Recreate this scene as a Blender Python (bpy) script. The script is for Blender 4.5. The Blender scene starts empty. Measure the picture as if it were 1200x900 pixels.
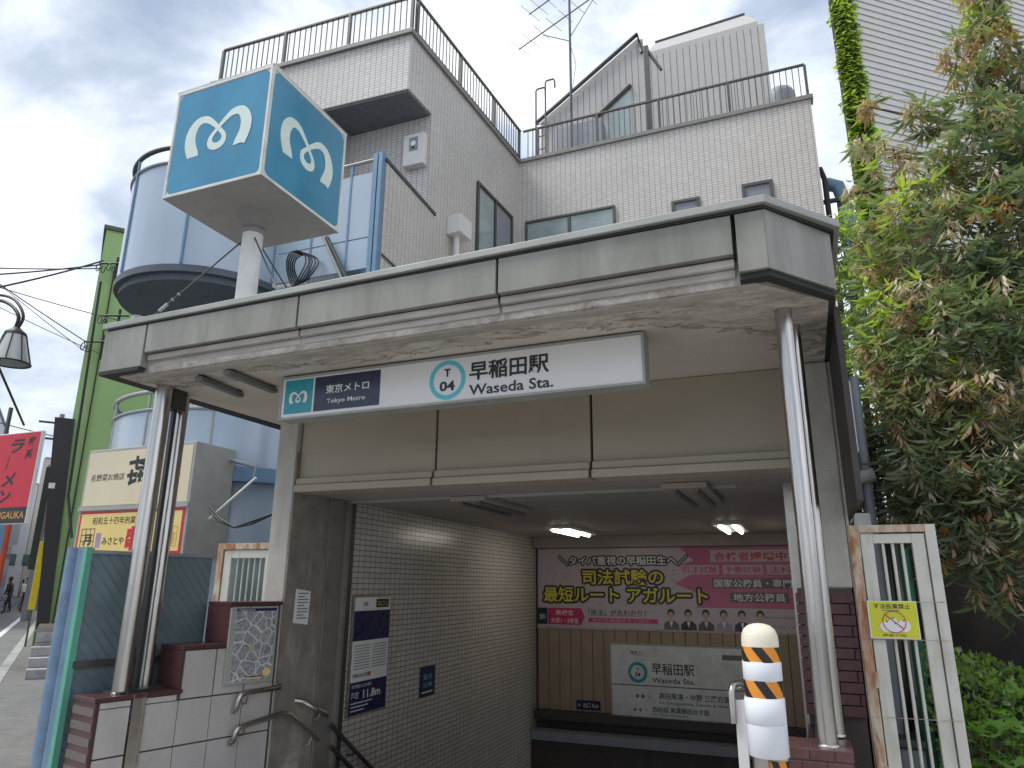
import bpy, bmesh, math, random
from mathutils import Matrix, Vector
from math import radians, sin, cos, pi
random.seed(7)
SC = bpy.context.scene; COL = SC.collection
# ---------------- camera ----------------
F = 832.0
CAMP = Vector((0, 0, 1.5))
upc = Vector((22, -2930, 832)).normalized()
dy = Vector((348, 239, 832.)); dy = (dy - upc*dy.dot(upc)).normalized(); dx = dy.cross(upc)
ROWS = (dx, dy, upc)
def at(px, py, ax, val):
    """world point on the plane ax=val seen at a photo position"""
    v = Vector((px-600, py-450, F)); r = Vector([q.dot(v) for q in ROWS]); i = 'XYZ'.index(ax)
    return CAMP + r*((val-CAMP[i])/r[i])
cam_d = bpy.data.cameras.new('camera'); cam = bpy.data.objects.new('camera', cam_d); COL.objects.link(cam)
cam_d.sensor_width = 36; cam_d.lens = F/1200*36; cam_d.clip_start = .05; cam_d.clip_end = 2000
Rm = Matrix(((dx.x, -dx.y, -dx.z), (dy.x, -dy.y, -dy.z), (upc.x, -upc.y, -upc.z)))
cam.matrix_world = Matrix.Translation(CAMP) @ Rm.to_4x4(); SC.camera = cam
# ---------------- light ----------------
SUN_EL = radians(60); SUN_AZ = radians(-118)     # azimuth from +Y towards +X
sd = Vector((sin(SUN_AZ)*cos(SUN_EL), cos(SUN_AZ)*cos(SUN_EL), sin(SUN_EL)))
sl = bpy.data.lights.new('sun', 'SUN'); sl.energy = 1.5; sl.angle = radians(20); sl.color = (1, .96, .9)
so = bpy.data.objects.new('sun', sl); COL.objects.link(so); so.rotation_euler = sd.to_track_quat('Z', 'Y').to_euler(); so.location = (0, 0, 30)
W = bpy.data.worlds.new('World'); SC.world = W; W.use_nodes = True
nt = W.node_tree; nt.nodes.clear(); N = nt.nodes.new; L = nt.links.new
out = N('ShaderNodeOutputWorld'); bg = N('ShaderNodeBackground'); bg.inputs[1].default_value = .12; L(bg.outputs[0], out.inputs[0])
sky = N('ShaderNodeTexSky'); sky.sky_type = 'NISHITA'; sky.sun_disc = False; sky.sun_elevation = SUN_EL; sky.sun_rotation = SUN_AZ; sky.air_density = 1.2; sky.dust_density = 2
tc = N('ShaderNodeTexCoord'); mp = N('ShaderNodeMapping'); mp.inputs['Scale'].default_value = (1, 1, 2.0); mp.inputs['Location'].default_value = (1.35, .7, .4); L(tc.outputs['Generated'], mp.inputs[0])
def wnoise(scale, det, rough, dist):
    n = N('ShaderNodeTexNoise'); n.inputs['Scale'].default_value = scale; n.inputs['Detail'].default_value = det
    n.inputs['Roughness'].default_value = rough; n.inputs['Distortion'].default_value = dist; L(mp.outputs[0], n.inputs[0]); return n
def ramp(tree, stops):
    r = tree.nodes.new('ShaderNodeValToRGB'); e = r.color_ramp.elements
    while len(e) < len(stops): e.new(.5)
    for k, (p, c) in enumerate(stops): e[k].position = p; e[k].color = (*c, 1)
    return r
n1 = wnoise(2.3, 8, .55, .35); n2 = wnoise(1.6, 9, .56, .6)
# cloud brightness: grey-blue bellies to bright white tops
cr = ramp(nt, [(.38, (.33, .40, .53)), (.46, (.47, .54, .66)), (.53, (.72, .78, .88)), (.60, (.96, .99, 1.03))]); L(n2.outputs[0], cr.inputs[0])
cm = N('ShaderNodeMix'); cm.data_type = 'RGBA'; cm.blend_type = 'MULTIPLY'; cm.inputs[0].default_value = 1; L(cr.outputs[0], cm.inputs[6]); cm.inputs[7].default_value = (5.3, 5.3, 5.3, 1)
fr = ramp(nt, [(.30, (.72,)*3), (.5, (1, 1, 1))]); L(n1.outputs[0], fr.inputs[0])
mx = N('ShaderNodeMix'); mx.data_type = 'RGBA'; L(fr.outputs[0], mx.inputs[0]); L(sky.outputs[0], mx.inputs[6]); L(cm.outputs[2], mx.inputs[7]); L(mx.outputs[2], bg.inputs[0])
SC.view_settings.view_transform = 'Standard'; SC.view_settings.look = 'None'; SC.view_settings.exposure = 1.08; SC.view_settings.gamma = 1

# ---------------- materials ----------------
def newmat(name):
    m = bpy.data.materials.new(name); m.use_nodes = True; t = m.node_tree; b = t.nodes['Principled BSDF']; return m, t, b
def coords(t, kind='Object'):
    return t.nodes.new('ShaderNodeTexCoord').outputs[kind]
def noise(t, vec, scale, det=4, rough=.55, dist=0):
    n = t.nodes.new('ShaderNodeTexNoise'); n.inputs['Scale'].default_value = scale; n.inputs['Detail'].default_value = det
    n.inputs['Roughness'].default_value = rough; n.inputs['Distortion'].default_value = dist; t.links.new(vec, n.inputs[0]); return n.outputs[0]
def mixc(t, fac, a, b, mode='MIX'):
    n = t.nodes.new('ShaderNodeMix'); n.data_type = 'RGBA'; n.blend_type = mode
    for s, v in ((0, fac), (6, a), (7, b)):
        if hasattr(v, 'links'): t.links.new(v, n.inputs[s])
        elif s == 0: n.inputs[0].default_value = v
        else: n.inputs[s].default_value = (*v, 1)
    return n.outputs[2]
def rmp(t, v, a, b, ca=(0, 0, 0), cb=(1, 1, 1)):
    r = ramp(t, [(a, ca), (b, cb)]); t.links.new(v, r.inputs[0]); return r.outputs[0]
def scaled(t, vec, s):
    m = t.nodes.new('ShaderNodeMapping'); m.inputs['Scale'].default_value = s; t.links.new(vec, m.inputs[0]); return m.outputs[0]
def bump(t, b, h, strength, dist=.01, prev=None):
    n = t.nodes.new('ShaderNodeBump'); n.inputs['Strength'].default_value = strength; n.inputs['Distance'].default_value = dist
    t.links.new(h, n.inputs['Height'])
    if prev: t.links.new(prev, n.inputs['Normal'])
    t.links.new(n.outputs[0], b.inputs['Normal']); return n.outputs[0]
def pm(name, col, rough=.6, metal=0, var=.12, ns=6, bs=80, bst=.15, stain=None, sa=.5, sb=.75, ss=(3, 3, 3), spec=.5, speck=0):
    """painted/plain surface: base colour, soft variation, optional shaped stains, fine relief"""
    m, t, b = newmat(name); c = coords(t); col = tuple(col)
    n = noise(t, c, ns, 5); dark = tuple(x*(1-var) for x in col); lite = tuple(min(1, x*(1+var)) for x in col)
    o = rmp(t, n, .3, .7, dark, lite)
    if stain:
        sn = noise(t, scaled(t, c, ss), 1, 8, .65, .6); f = rmp(t, sn, sa, sb); o = mixc(t, f, o, stain)
    if speck:
        sp = noise(t, c, 160, 2); f = rmp(t, sp, .5, .75); o = mixc(t, f, o, tuple(x*(1-speck) for x in col))
    t.links.new(o, b.inputs['Base Color'])
    rn = noise(t, c, ns*2.3, 4); mr = t.nodes.new('ShaderNodeMapRange'); t.links.new(rn, mr.inputs[0]); mr.inputs[3].default_value = max(.02, rough-.12); mr.inputs[4].default_value = min(1, rough+.12); t.links.new(mr.outputs[0], b.inputs['Roughness'])
    b.inputs['Metallic'].default_value = metal; b.inputs['Specular IOR Level'].default_value = spec
    if bst: bump(t, b, noise(t, c, bs, 4), bst, .003)
    return m
def tile_mat(name, col, mortar, w, h, gap, rough=.4, offset=0.0, var=.06, sumxy=True, stain=None, colx=None):
    m, t, b = newmat(name); c = coords(t); s = t.nodes.new('ShaderNodeSeparateXYZ'); t.links.new(c, s.inputs[0])
    a = t.nodes.new('ShaderNodeMath'); a.operation = 'ADD'; t.links.new(s.outputs[0], a.inputs[0]); t.links.new(s.outputs[1], a.inputs[1])
    cb = t.nodes.new('ShaderNodeCombineXYZ'); t.links.new(a.outputs[0], cb.inputs[0]); t.links.new(s.outputs[2], cb.inputs[1])
    br = t.nodes.new('ShaderNodeTexBrick'); br.offset = offset; br.squash = 1; t.links.new(cb.outputs[0], br.inputs[0])
    br.inputs['Scale'].default_value = 1; br.inputs['Brick Width'].default_value = w; br.inputs['Row Height'].default_value = h; br.inputs['Mortar Size'].default_value = gap
    br.inputs['Mortar Smooth'].default_value = .2; br.inputs['Bias'].default_value = 0
    br.inputs['Color1'].default_value = (*[x*(1-var) for x in col], 1); br.inputs['Color2'].default_value = (*[min(1, x*(1+var)) for x in col], 1); br.inputs['Mortar'].default_value = (*mortar, 1)
    n = noise(t, c, .9, 6, .6); o = mixc(t, 1, br.outputs[0], rmp(t, n, .25, .75, (.86, .86, .85), (1, 1, 1)), 'MULTIPLY')
    if stain:
        sn = noise(t, scaled(t, c, (2.5, 2.5, .35)), 1, 6, .6); o = mixc(t, rmp(t, sn, .55, .8), o, stain)
    t.links.new(o, b.inputs['Base Color']); b.inputs['Roughness'].default_value = rough
    inv = t.nodes.new('ShaderNodeMath'); inv.operation = 'SUBTRACT'; inv.inputs[0].default_value = 1; t.links.new(br.outputs['Fac'], inv.inputs[1]); bump(t, b, inv.outputs[0], .6, .004)
    return m
def emit(name, col, st):
    m, t, b = newmat(name); b.inputs['Base Color'].default_value = (*col, 1); b.inputs['Emission Color'].default_value = (*col, 1); b.inputs['Emission Strength'].default_value = st; return m
def leafmat(name, col, col2, trans=.35, rough=.35):
    m, t, b = newmat(name); c = coords(t); n = noise(t, c, 2.2, 3); o = rmp(t, n, .35, .65, col, col2)
    t.links.new(o, b.inputs['Base Color']); b.inputs['Roughness'].default_value = rough
    tr = t.nodes.new('ShaderNodeBsdfTranslucent'); t.links.new(mixc(t, 1, o, (1.6, 1.9, .7), 'MULTIPLY'), tr.inputs[0])
    mx = t.nodes.new('ShaderNodeMixShader'); mx.inputs[0].default_value = trans; t.links.new(b.outputs[0], mx.inputs[1]); t.links.new(tr.outputs[0], mx.inputs[2])
    t.links.new(mx.outputs[0], t.nodes['Material Output'].inputs[0]); return m
def glassm(name, col, rough=.06, spec=.9):
    m, t, b = newmat(name); c = coords(t); o = rmp(t, noise(t, c, 1.3, 3), .3, .7, tuple(x*.75 for x in col), tuple(min(1, x*1.2) for x in col)); t.links.new(o, b.inputs['Base Color'])
    b.inputs['Roughness'].default_value = rough; b.inputs['Specular IOR Level'].default_value = spec; bump(t, b, noise(t, c, 1.5, 2), .06, .02); return m
STN = (.16, .14, .11)
MT = dict(
 asphalt=pm('asphalt', (.075, .077, .08), .9, var=.2, bs=150, bst=.5, speck=.5),
 pave=pm('pavement', (.17, .167, .16), .9, var=.15, bs=90, bst=.3, stain=(.12, .12, .115)),
 fore=pm('forecourt_paving', (.33, .315, .295), .8, var=.1, bs=90, bst=.3, speck=.2),
 kerb=pm('kerb', (.36, .36, .35), .85, stain=(.18, .17, .16)),
 fascia=pm('fascia_panel', (.285, .28, .245), .38, .0, .12, 1.6, 40, .08, stain=(.13, .125, .10), sa=.42, sb=.82, ss=(3.5, 3.5, .8)),
 cap=pm('cap_metal', (.35, .36, .335), .5, .1, .1, 3, stain=(.25, .25, .24), sa=.55, sb=.8, ss=(2, 2, 5)),
 darkgap=pm('dark_gap', (.03, .03, .028), .8),
 mould=pm('moulding', (.46, .43, .39), .7, stain=(.16, .14, .12), sa=.45, sb=.85, ss=(.7, 6, 9)),
 beam=pm('beam_panel', (.385, .34, .265), .45, var=.06, ns=1.5, bst=.04, stain=(.27, .24, .19), sa=.5, sb=.95, ss=(1.2, 1.2, .6)),
 conc=pm('concrete', (.47, .46, .42), .85, var=.14, ns=3, bs=45, bst=.7, stain=(.15, .14, .12), sa=.45, sb=.78, ss=(4, 4, 1.2), speck=.3),
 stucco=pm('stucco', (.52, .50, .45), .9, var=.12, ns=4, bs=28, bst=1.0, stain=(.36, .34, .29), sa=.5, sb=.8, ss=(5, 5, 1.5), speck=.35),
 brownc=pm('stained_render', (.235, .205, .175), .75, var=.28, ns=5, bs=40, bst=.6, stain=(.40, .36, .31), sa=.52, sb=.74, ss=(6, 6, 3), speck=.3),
 maroon=pm('maroon_stone', (.085, .036, .036), .3, var=.15, ns=5, bst=.05, speck=.25),
 maroonb=pm('maroon_brick', (.095, .042, .042), .35, var=.3, ns=9, bst=.15, speck=.2),
 joint=pm('joint', (.10, .08, .075), .9),
 tile=pm('pale_stone_tile', (.50, .475, .455), .4, var=.06, ns=4, bst=.1, stain=(.36, .33, .30), sa=.5, sb=.9, ss=(3, 3, 2), speck=.16),
 chrome=pm('stainless', (.62, .60, .57), .16, 1, .12, 3, 12, .05),
 chromed=pm('stainless_dull', (.50, .47, .43), .3, 1, .1, 5, 60, .08),
 steel=pm('dark_steel', (.09, .09, .09), .45, .6),
 rail=pm('rail_bronze', (.10, .097, .09), .45, .5, .1),
 white=pm('white_paint', (.74, .74, .72), .45, var=.05, bst=.05, stain=(.5, .48, .44), sa=.6, sb=.9),
 whitebox=pm('white_plastic', (.68, .67, .66), .45, var=.04, bst=.02),
 signw=pm('sign_white', (.74, .735, .72), .22, var=.03, ns=2, bst=.01, spec=.6),
 navy=pm('navy_print', (.028, .033, .07), .25, var=.05, bst=0),
 navyd=pm('navy_poster', (.012, .016, .07), .3, var=.05, bst=0),
 teal=pm('teal_print', (.02, .30, .36), .25, var=.04, bst=0),
 cubeblue=pm('cube_blue', (.035, .235, .385), .18, var=.16, ns=2.2, bst=.01, spec=.7),
 cubelogo=pm('cube_logo', (.66, .76, .70), .3, var=.05, bst=0),
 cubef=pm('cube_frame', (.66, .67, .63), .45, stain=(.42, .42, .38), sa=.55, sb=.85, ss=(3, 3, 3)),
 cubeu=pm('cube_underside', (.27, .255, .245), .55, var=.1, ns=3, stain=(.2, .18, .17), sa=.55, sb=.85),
 cyan=pm('cyan_print', (.10, .50, .58), .3, var=.03, bst=0),
 ink=pm('black_ink', (.018, .018, .018), .4, var=.05, bst=0),
 inkg=pm('grey_ink', (.12, .12, .12), .4, var=.05, bst=0),
 prw=pm('print_white', (.78, .78, .76), .4, var=.03, bst=0),
 glasslid=pm('glow_white', (.8, .8, .8), .4),
 green=pm('green_render', (.34, .52, .22), .8, var=.07, ns=1.2, bs=30, bst=.2, stain=(.28, .45, .18), sa=.5, sb=.9, ss=(1, 1, .3)),
 bluep=pm('blue_panel', (.40, .475, .56), .22, .1, .06, 1.0, 30, .02, stain=(.30, .40, .50), sa=.5, sb=.9, ss=(1, 1, .5), spec=.6),
 bluesteel=pm('blue_steel', (.14, .25, .37), .45, .1, .08),
 bluetube=pm('blue_tube', (.15, .23, .33), .5, .1, .18, 7, 60, .15, stain=(.09, .11, .14), sa=.58, sb=.85),
 ovh=pm('overhang_boards', (.15, .15, .17), .55, var=.15),
 darkslab=pm('dark_slab', (.085, .10, .125), .6, var=.15),
 greenstrip=pm('green_strip', (.10, .34, .25), .5, var=.1),
 fencepl=pm('fence_panel', (.14, .195, .215), .32, var=.2, ns=2, bst=.05, stain=(.10, .14, .155)),
 fencerib=pm('fence_rib', (.12, .17, .19), .4),
 cream=pm('cream_gate', (.60, .59, .52), .5, var=.08, stain=(.40, .36, .26), sa=.52, sb=.8, ss=(9, 9, 2)),
 rusty=pm('rusty_gate', (.56, .50, .38), .6, var=.15, stain=(.33, .12, .035), sa=.42, sb=.62, ss=(12, 12, 3)),
 signcream=pm('sign_cream', (.66, .58, .41), .4, var=.04, ns=2, bst=.02),
 signyel=pm('sign_yellow', (.76, .58, .20), .4, var=.05, ns=2, bst=.02),
 signgrey=pm('sign_case', (.36, .35, .32), .5, var=.08),
 red=pm('red_print', (.55, .02, .04), .4, var=.05, bst=0),
 pinkred=pm('crimson_print', (.55, .03, .12), .4, var=.05, bst=0),
 yel=pm('yellow_print', (.72, .62, .05), .4, var=.03, bst=0),
 gold=pm('gold_print', (.6, .33, .08), .4, var=.03, bst=0),
 pinkl=pm('pale_pink_print', (.52, .44, .47), .35, var=.03, bst=0),
 pink=pm('pink_print', (.52, .12, .24), .35, var=.12, ns=1.2, bst=0),
 purple=pm('purple_print', (.35, .25, .40), .35, bst=0),
 skin=pm('skin_print', (.55, .36, .27), .5, bst=0),
 wood=pm('wall_plank', (.34, .255, .175), .5, var=.08, ns=4, bst=.05),
 ceil=pm('inner_ceiling', (.34, .295, .26), .6, var=.06, ns=2),
 soff=pm('soffit', (.60, .55, .49), .8, var=.1, ns=1.5, bs=20, bst=.3, stain=(.42, .38, .34), sa=.5, sb=.7, ss=(2.2, 2.2, 2)),
 hat=tile_mat('house_tile', (.66, .63, .605), (.26, .245, .235), .112, .052, .0052, .45),
 intile=tile_mat('mosaic_tile', (.60, .56, .51), (.12, .11, .10), .10, .052, .0033, .25),
 siding=pm('siding', (.70, .68, .64), .5, var=.04, bst=.03),
 darkwall=pm('dark_timber', (.028, .022, .02), .8, var=.3),
 frameg=pm('frame_grey', (.20, .185, .165), .45, .1, .12, stain=(.12, .10, .085)),
 brick2=pm('dark_trim', (.06, .05, .045), .6),
 win=glassm('window_glass', (.10, .15, .15)),
 winl=glassm('window_glass_pale', (.30, .38, .38), .12),
 roofs=pm('roof_siding', (.44, .425, .41), .5, var=.05, bst=.03),
 greybox=pm('grey_panel', (.25, .265, .30), .5, var=.06, bst=.02),
 orange=pm('orange_tape', (.72, .27, .035), .35, var=.05, bst=0),
 black=pm('black_tape', (.02, .02, .022), .3, var=.05, bst=0),
 bolc=pm('bollard_cream', (.74, .68, .55), .4, var=.06, bst=.05),
 bolw=pm('white_sleeve', (.72, .74, .78), .3, var=.03, bst=.02),
 bark=pm('bark', (.11, .085, .06), .9, var=.3, bs=40, bst=.8),
 cable=pm('cable', (.02, .02, .02), .5),
 yrail=pm('yellow_steel', (.65, .42, .02), .5),
 fluo=emit('lit_tube', (1, .95, .82), 5.0),
 lglass=pm('lamp_glass', (.45, .46, .44), .2, var=.05, spec=.6),
 stripe=pm('greyed_stone', (.13, .105, .10), .5, var=.1, speck=.2),
)
def soffit_mat():
    m, t, b = newmat('soffit_peeling'); c = coords(t); sx_ = t.nodes.new('ShaderNodeSeparateXYZ'); t.links.new(c, sx_.inputs[0])
    base = rmp(t, noise(t, c, 1.3, 5), .3, .7, (.54, .49, .425), (.66, .61, .545))
    # peeled zone hugging the front lip and the right-hand corner, with a ragged edge
    n = noise(t, scaled(t, c, (1.1, 2.4, 1)), 1.6, 9, .68, .8)
    y = t.nodes.new('ShaderNodeMapRange'); t.links.new(sx_.outputs[1], y.inputs[0]); y.inputs[1].default_value = 3.5; y.inputs[2].default_value = 4.35; y.inputs[3].default_value = .34; y.inputs[4].default_value = -.30
    x = t.nodes.new('ShaderNodeMapRange'); t.links.new(sx_.outputs[0], x.inputs[0]); x.inputs[1].default_value = -.7; x.inputs[2].default_value = .1; x.inputs[3].default_value = 0; x.inputs[4].default_value = .42
    a = t.nodes.new('ShaderNodeMath'); a.operation = 'ADD'; t.links.new(n, a.inputs[0]); t.links.new(y.outputs[0], a.inputs[1]); a2 = t.nodes.new('ShaderNodeMath'); a2.operation = 'ADD'; t.links.new(a.outputs[0], a2.inputs[0]); t.links.new(x.outputs[0], a2.inputs[1])
    f = rmp(t, a2.outputs[0], .60, .625); edge = ramp(t, [(.585, (0, 0, 0)), (.603, (1, 1, 1)), (.625, (0, 0, 0))]); t.links.new(a2.outputs[0], edge.inputs[0])
    pc = ramp(t, [(.3, (.22, .19, .16)), (.48, (.44, .40, .35)), (.6, (.60, .56, .50)), (.75, (.33, .29, .25))]); t.links.new(noise(t, scaled(t, c, (2, 4, 2)), 2.6, 9, .7, 1.0), pc.inputs[0])
    o = mixc(t, f, base, pc.outputs[0]); o = mixc(t, edge.outputs[0], o, (.20, .17, .14)); t.links.new(o, b.inputs['Base Color']); b.inputs['Roughness'].default_value = .85
    h = t.nodes.new('ShaderNodeMath'); h.operation = 'MULTIPLY_ADD'; t.links.new(f, h.inputs[0]); h.inputs[1].default_value = -.7; t.links.new(noise(t, c, 22, 8, .7), h.inputs[2]); bump(t, b, h.outputs[0], .7, .012); return m
MT['soffp'] = soffit_mat()
def chrome_mat(name, col, rough):
    m, t, b = newmat(name); c = coords(t); o = rmp(t, noise(t, scaled(t, c, (25, 25, 1.2)), 1, 5), .3, .7, tuple(x*.72 for x in col), col); t.links.new(o, b.inputs['Base Color'])
    b.inputs['Metallic'].default_value = 1; b.inputs['Roughness'].default_value = rough
    n1_ = bump(t, b, noise(t, scaled(t, c, (14, 14, 1.6)), 1, 3, .5, .6), .35, .012); bump(t, b, noise(t, scaled(t, c, (90, 90, 2)), 1, 4), .12, .004, n1_); return m
MT['chrome'] = chrome_mat('polished_stainless', (.62, .59, .56), .24)
# ---------------- mesh builder ----------------
WL = {}
def setprops(o, label=None, cat=None, group=None, kind=None):
    for k, v in (('label', label), ('category', cat), ('group', group), ('kind', kind)):
        if v: o[k] = v
    return o
def thing(name, label, cat, loc, group=None, rz=0):
    o = bpy.data.objects.new(name, None); COL.objects.link(o); o.location = Vector(loc); o.rotation_euler.z = rz; o.empty_display_size = .1
    WL[o.name] = Vector(loc); return setprops(o, label, cat, group)
class MB:
    def __init__(s, xf=None): s.v = []; s.f = []; s.m = []; s.sm = []; s.xf = xf
    def add(s, vs, fs, mi=0, smooth=False):
        b = len(s.v)
        for p in vs:
            p = Vector(p); s.v.append(s.xf @ p if s.xf is not None else p)
        for q in fs: s.f.append([b+i for i in q]); s.m.append(mi); s.sm.append(smooth)
        return s
    def box(s, x0, x1, y0, y1, z0, z1, mi=0):
        vs = [(x, y, z) for z in (z0, z1) for y in (y0, y1) for x in (x0, x1)]
        return s.add(vs, [(0, 2, 3, 1), (4, 5, 7, 6), (0, 1, 5, 4), (2, 6, 7, 3), (0, 4, 6, 2), (1, 3, 7, 5)], mi)
    def prism(s, poly, z0, z1, mi=0):
        n = len(poly); vs = [(x, y, z0) for x, y in poly]+[(x, y, z1) for x, y in poly]
        return s.add(vs, [tuple(range(n))[::-1], tuple(range(n, 2*n))]+[(i, (i+1) % n, n+(i+1) % n, n+i) for i in range(n)], mi)
    def extr(s, pts, vec, mi=0):
        """polygon of 3D points extruded along vec"""
        n = len(pts); vec = Vector(vec); vs = [Vector(p) for p in pts]+[Vector(p)+vec for p in pts]
        return s.add(vs, [tuple(range(n)), tuple(range(n, 2*n))[::-1]]+[(i, n+i, n+(i+1) % n, (i+1) % n) for i in range(n)], mi)
    def tube(s, path, r, n=8, mi=0, cap=True, closed=False):
        path = [Vector(p) for p in path]; rings = []; m = len(path); rr = r if isinstance(r, (list, tuple)) else [r]*m
        ref = None
        for i, p in enumerate(path):
            a = path[i-1] if (i or closed) else p; c = path[(i+1) % m] if (i < m-1 or closed) else p
            d = (c-a).normalized()
            if ref is None: ref = Vector((0, 0, 1)) if abs(d.z) < .9 else Vector((0, 1, 0))
            u = d.cross(ref); u = u.normalized() if u.length > 1e-4 else Vector((1, 0, 0)); w = u.cross(d).normalized(); ref = w
            rings.append([p+(u*cos(2*pi*k/n)+w*sin(2*pi*k/n))*rr[i] for k in range(n)])
        vs = [q for g in rings for q in g]; fs = []
        for i in range(m if closed else m-1):
            j = (i+1) % m
            for k in range(n): fs.append((i*n+k, j*n+k, j*n+(k+1) % n, i*n+(k+1) % n))
        s.add(vs, fs, mi, True)
        if cap and not closed: s.add(rings[0], [tuple(range(n))], mi); s.add(rings[-1], [tuple(range(n))[::-1]], mi)
        return s
    def lathe(s, prof, c, n=24, mi=0, a0=0, a1=2*pi):
        c = Vector(c); full = abs(a1-a0-2*pi) < 1e-6; cols = n if full else n+1; vs = []
        for k in range(cols):
            a = a0+(a1-a0)*k/n
            for r, z in prof: vs.append(c+Vector((r*cos(a), r*sin(a), z)))
        m = len(prof); fs = []
        for k in range(n):
            j = (k+1) % cols
            for i in range(m-1): fs.append((k*m+i, j*m+i, j*m+i+1, k*m+i+1))
        return s.add(vs, fs, mi, True)
    def build(s, name, mat, parent=None, bevel=0, **kw):
        me = bpy.data.meshes.new(name); loc = Vector((0, 0, 0))
        if parent is None and s.v:
            xs = [p.x for p in s.v]; ys = [p.y for p in s.v]; zs = [p.z for p in s.v]; loc = Vector(((min(xs)+max(xs))/2, (min(ys)+max(ys))/2, min(zs)))
        me.from_pydata([tuple(p-loc) for p in s.v], [], s.f)
        for mm in (mat if isinstance(mat, (list, tuple)) else [mat]): me.materials.append(MT[mm] if isinstance(mm, str) else mm)
        me.polygons.foreach_set('material_index', s.m); me.polygons.foreach_set('use_smooth', s.sm); me.validate(); me.update()
        return link(name, me, parent, loc, bevel, **kw)
def link(name, me, parent=None, loc=Vector((0, 0, 0)), bevel=0, **kw):
    o = bpy.data.objects.new(name, me); COL.objects.link(o)
    if parent is None: o.location = loc; WL[o.name] = Vector(loc)
    else:
        o.parent = parent; o.matrix_parent_inverse = Matrix.Translation(-WL[parent.name]); WL[o.name] = Vector((0, 0, 0))
    if bevel: b = o.modifiers.new('bevel', 'BEVEL'); b.width = bevel; b.segments = 2; b.limit_method = 'ANGLE'
    return setprops(o, **kw)
def frame(o, u, v=(0, 0, 1)):
    u = Vector(u).normalized(); v = Vector(v).normalized(); n = u.cross(v).normalized(); v = n.cross(u)
    return Matrix(((u.x, v.x, n.x, o[0]), (u.y, v.y, n.y, o[1]), (u.z, v.z, n.z, o[2]), (0, 0, 0, 1)))
def dupe(root, children, loc, **kw):
    r = root.copy(); COL.objects.link(r); r.location = Vector(loc)
    for c in children:
        d = c.copy(); COL.objects.link(d); d.parent = r
    return setprops(r, **kw)
# ---------------- lettering ----------------
TC = {}
def text(body, mat, parent, fr, x, y, h, w=None, bold=0, align='L', z=.0012, name='lettering', label=None, shear=0, sharp=3, sq=None):
    """flat print: x,y = lower-left (L) or centre (C) in the frame; h = cap height-ish; w = width to fit"""
    cu = bpy.data.curves.new('t', 'FONT'); cu.body = body; cu.size = 1; cu.resolution_u = sharp; cu.offset = bold; cu.shear = shear; cu.fill_mode = 'FRONT'
    ob = bpy.data.objects.new('t', cu); COL.objects.link(ob); dg = bpy.context.evaluated_depsgraph_get(); me = bpy.data.meshes.new_from_object(ob.evaluated_get(dg))
    bpy.data.objects.remove(ob); bpy.data.curves.remove(cu)
    if not me.vertices: return None
    xs = [v.co.x for v in me.vertices]; ys = [v.co.y for v in me.vertices]; x0, x1, y0, y1 = min(xs), max(xs), min(ys), max(ys)
    sy = h/(y1-y0); sx = (w/(x1-x0)) if w else sy
    ox = x if align == 'L' else x-(x1-x0)*sx/2; oy = y if align == 'L' else y-h/2
    for v in me.vertices: v.co = fr @ Vector(((v.co.x-x0)*sx+ox, (v.co.y-y0)*sy+oy, z))
    me.materials.clear(); me.materials.append(MT[mat]); me.name = name
    return link(name, me, parent, label=label)
def sheet(mat, parent, fr, x0, y0, x1, y1, z=.0008, t=.0006, name='print_panel', **kw):
    return MB(fr).box(x0, x1, y0, y1, z-t, z).build(name, mat, parent, **kw)
def poly(mat, parent, fr, pts, z=.001, name='print_shape', **kw):
    return MB(fr).add([(a, b, z) for a, b in pts], [tuple(range(len(pts)))]).build(name, mat, parent, **kw)
def ring(mat, parent, fr, cx, cy, r0, r1, z=.001, name='ring_print', n=40):
    vs = []; fs = []
    for k in range(n):
        a = 2*pi*k/n; vs += [(cx+r0*cos(a), cy+r0*sin(a), z), (cx+r1*cos(a), cy+r1*sin(a), z)]
        j = (k+1) % n; fs.append((2*k, 2*k+1, 2*j+1, 2*j))
    return MB(fr).add(vs, fs).build(name, mat, parent)
def disc(mat, parent, fr, cx, cy, rx, ry=None, z=.001, name='print_shape', n=20):
    ry = ry or rx; return poly(mat, parent, fr, [(cx+rx*cos(2*pi*k/n), cy+ry*sin(2*pi*k/n)) for k in range(n)], z, name)
def catmull(P, k=8):
    out = []; n = len(P)
    for i in range(n-1):
        p0 = P[max(i-1, 0)]; p1 = P[i]; p2 = P[i+1]; p3 = P[min(i+2, n-1)]
        for j in range(k):
            t = j/k; out.append([.5*((2*b)+(c-a)*t+(2*a-5*b+4*c-d)*t*t+(-a+3*b-3*c+d)*t**3) for a, b, c, d in zip(p0, p1, p2, p3)])
    out.append(list(P[-1])); return out
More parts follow.
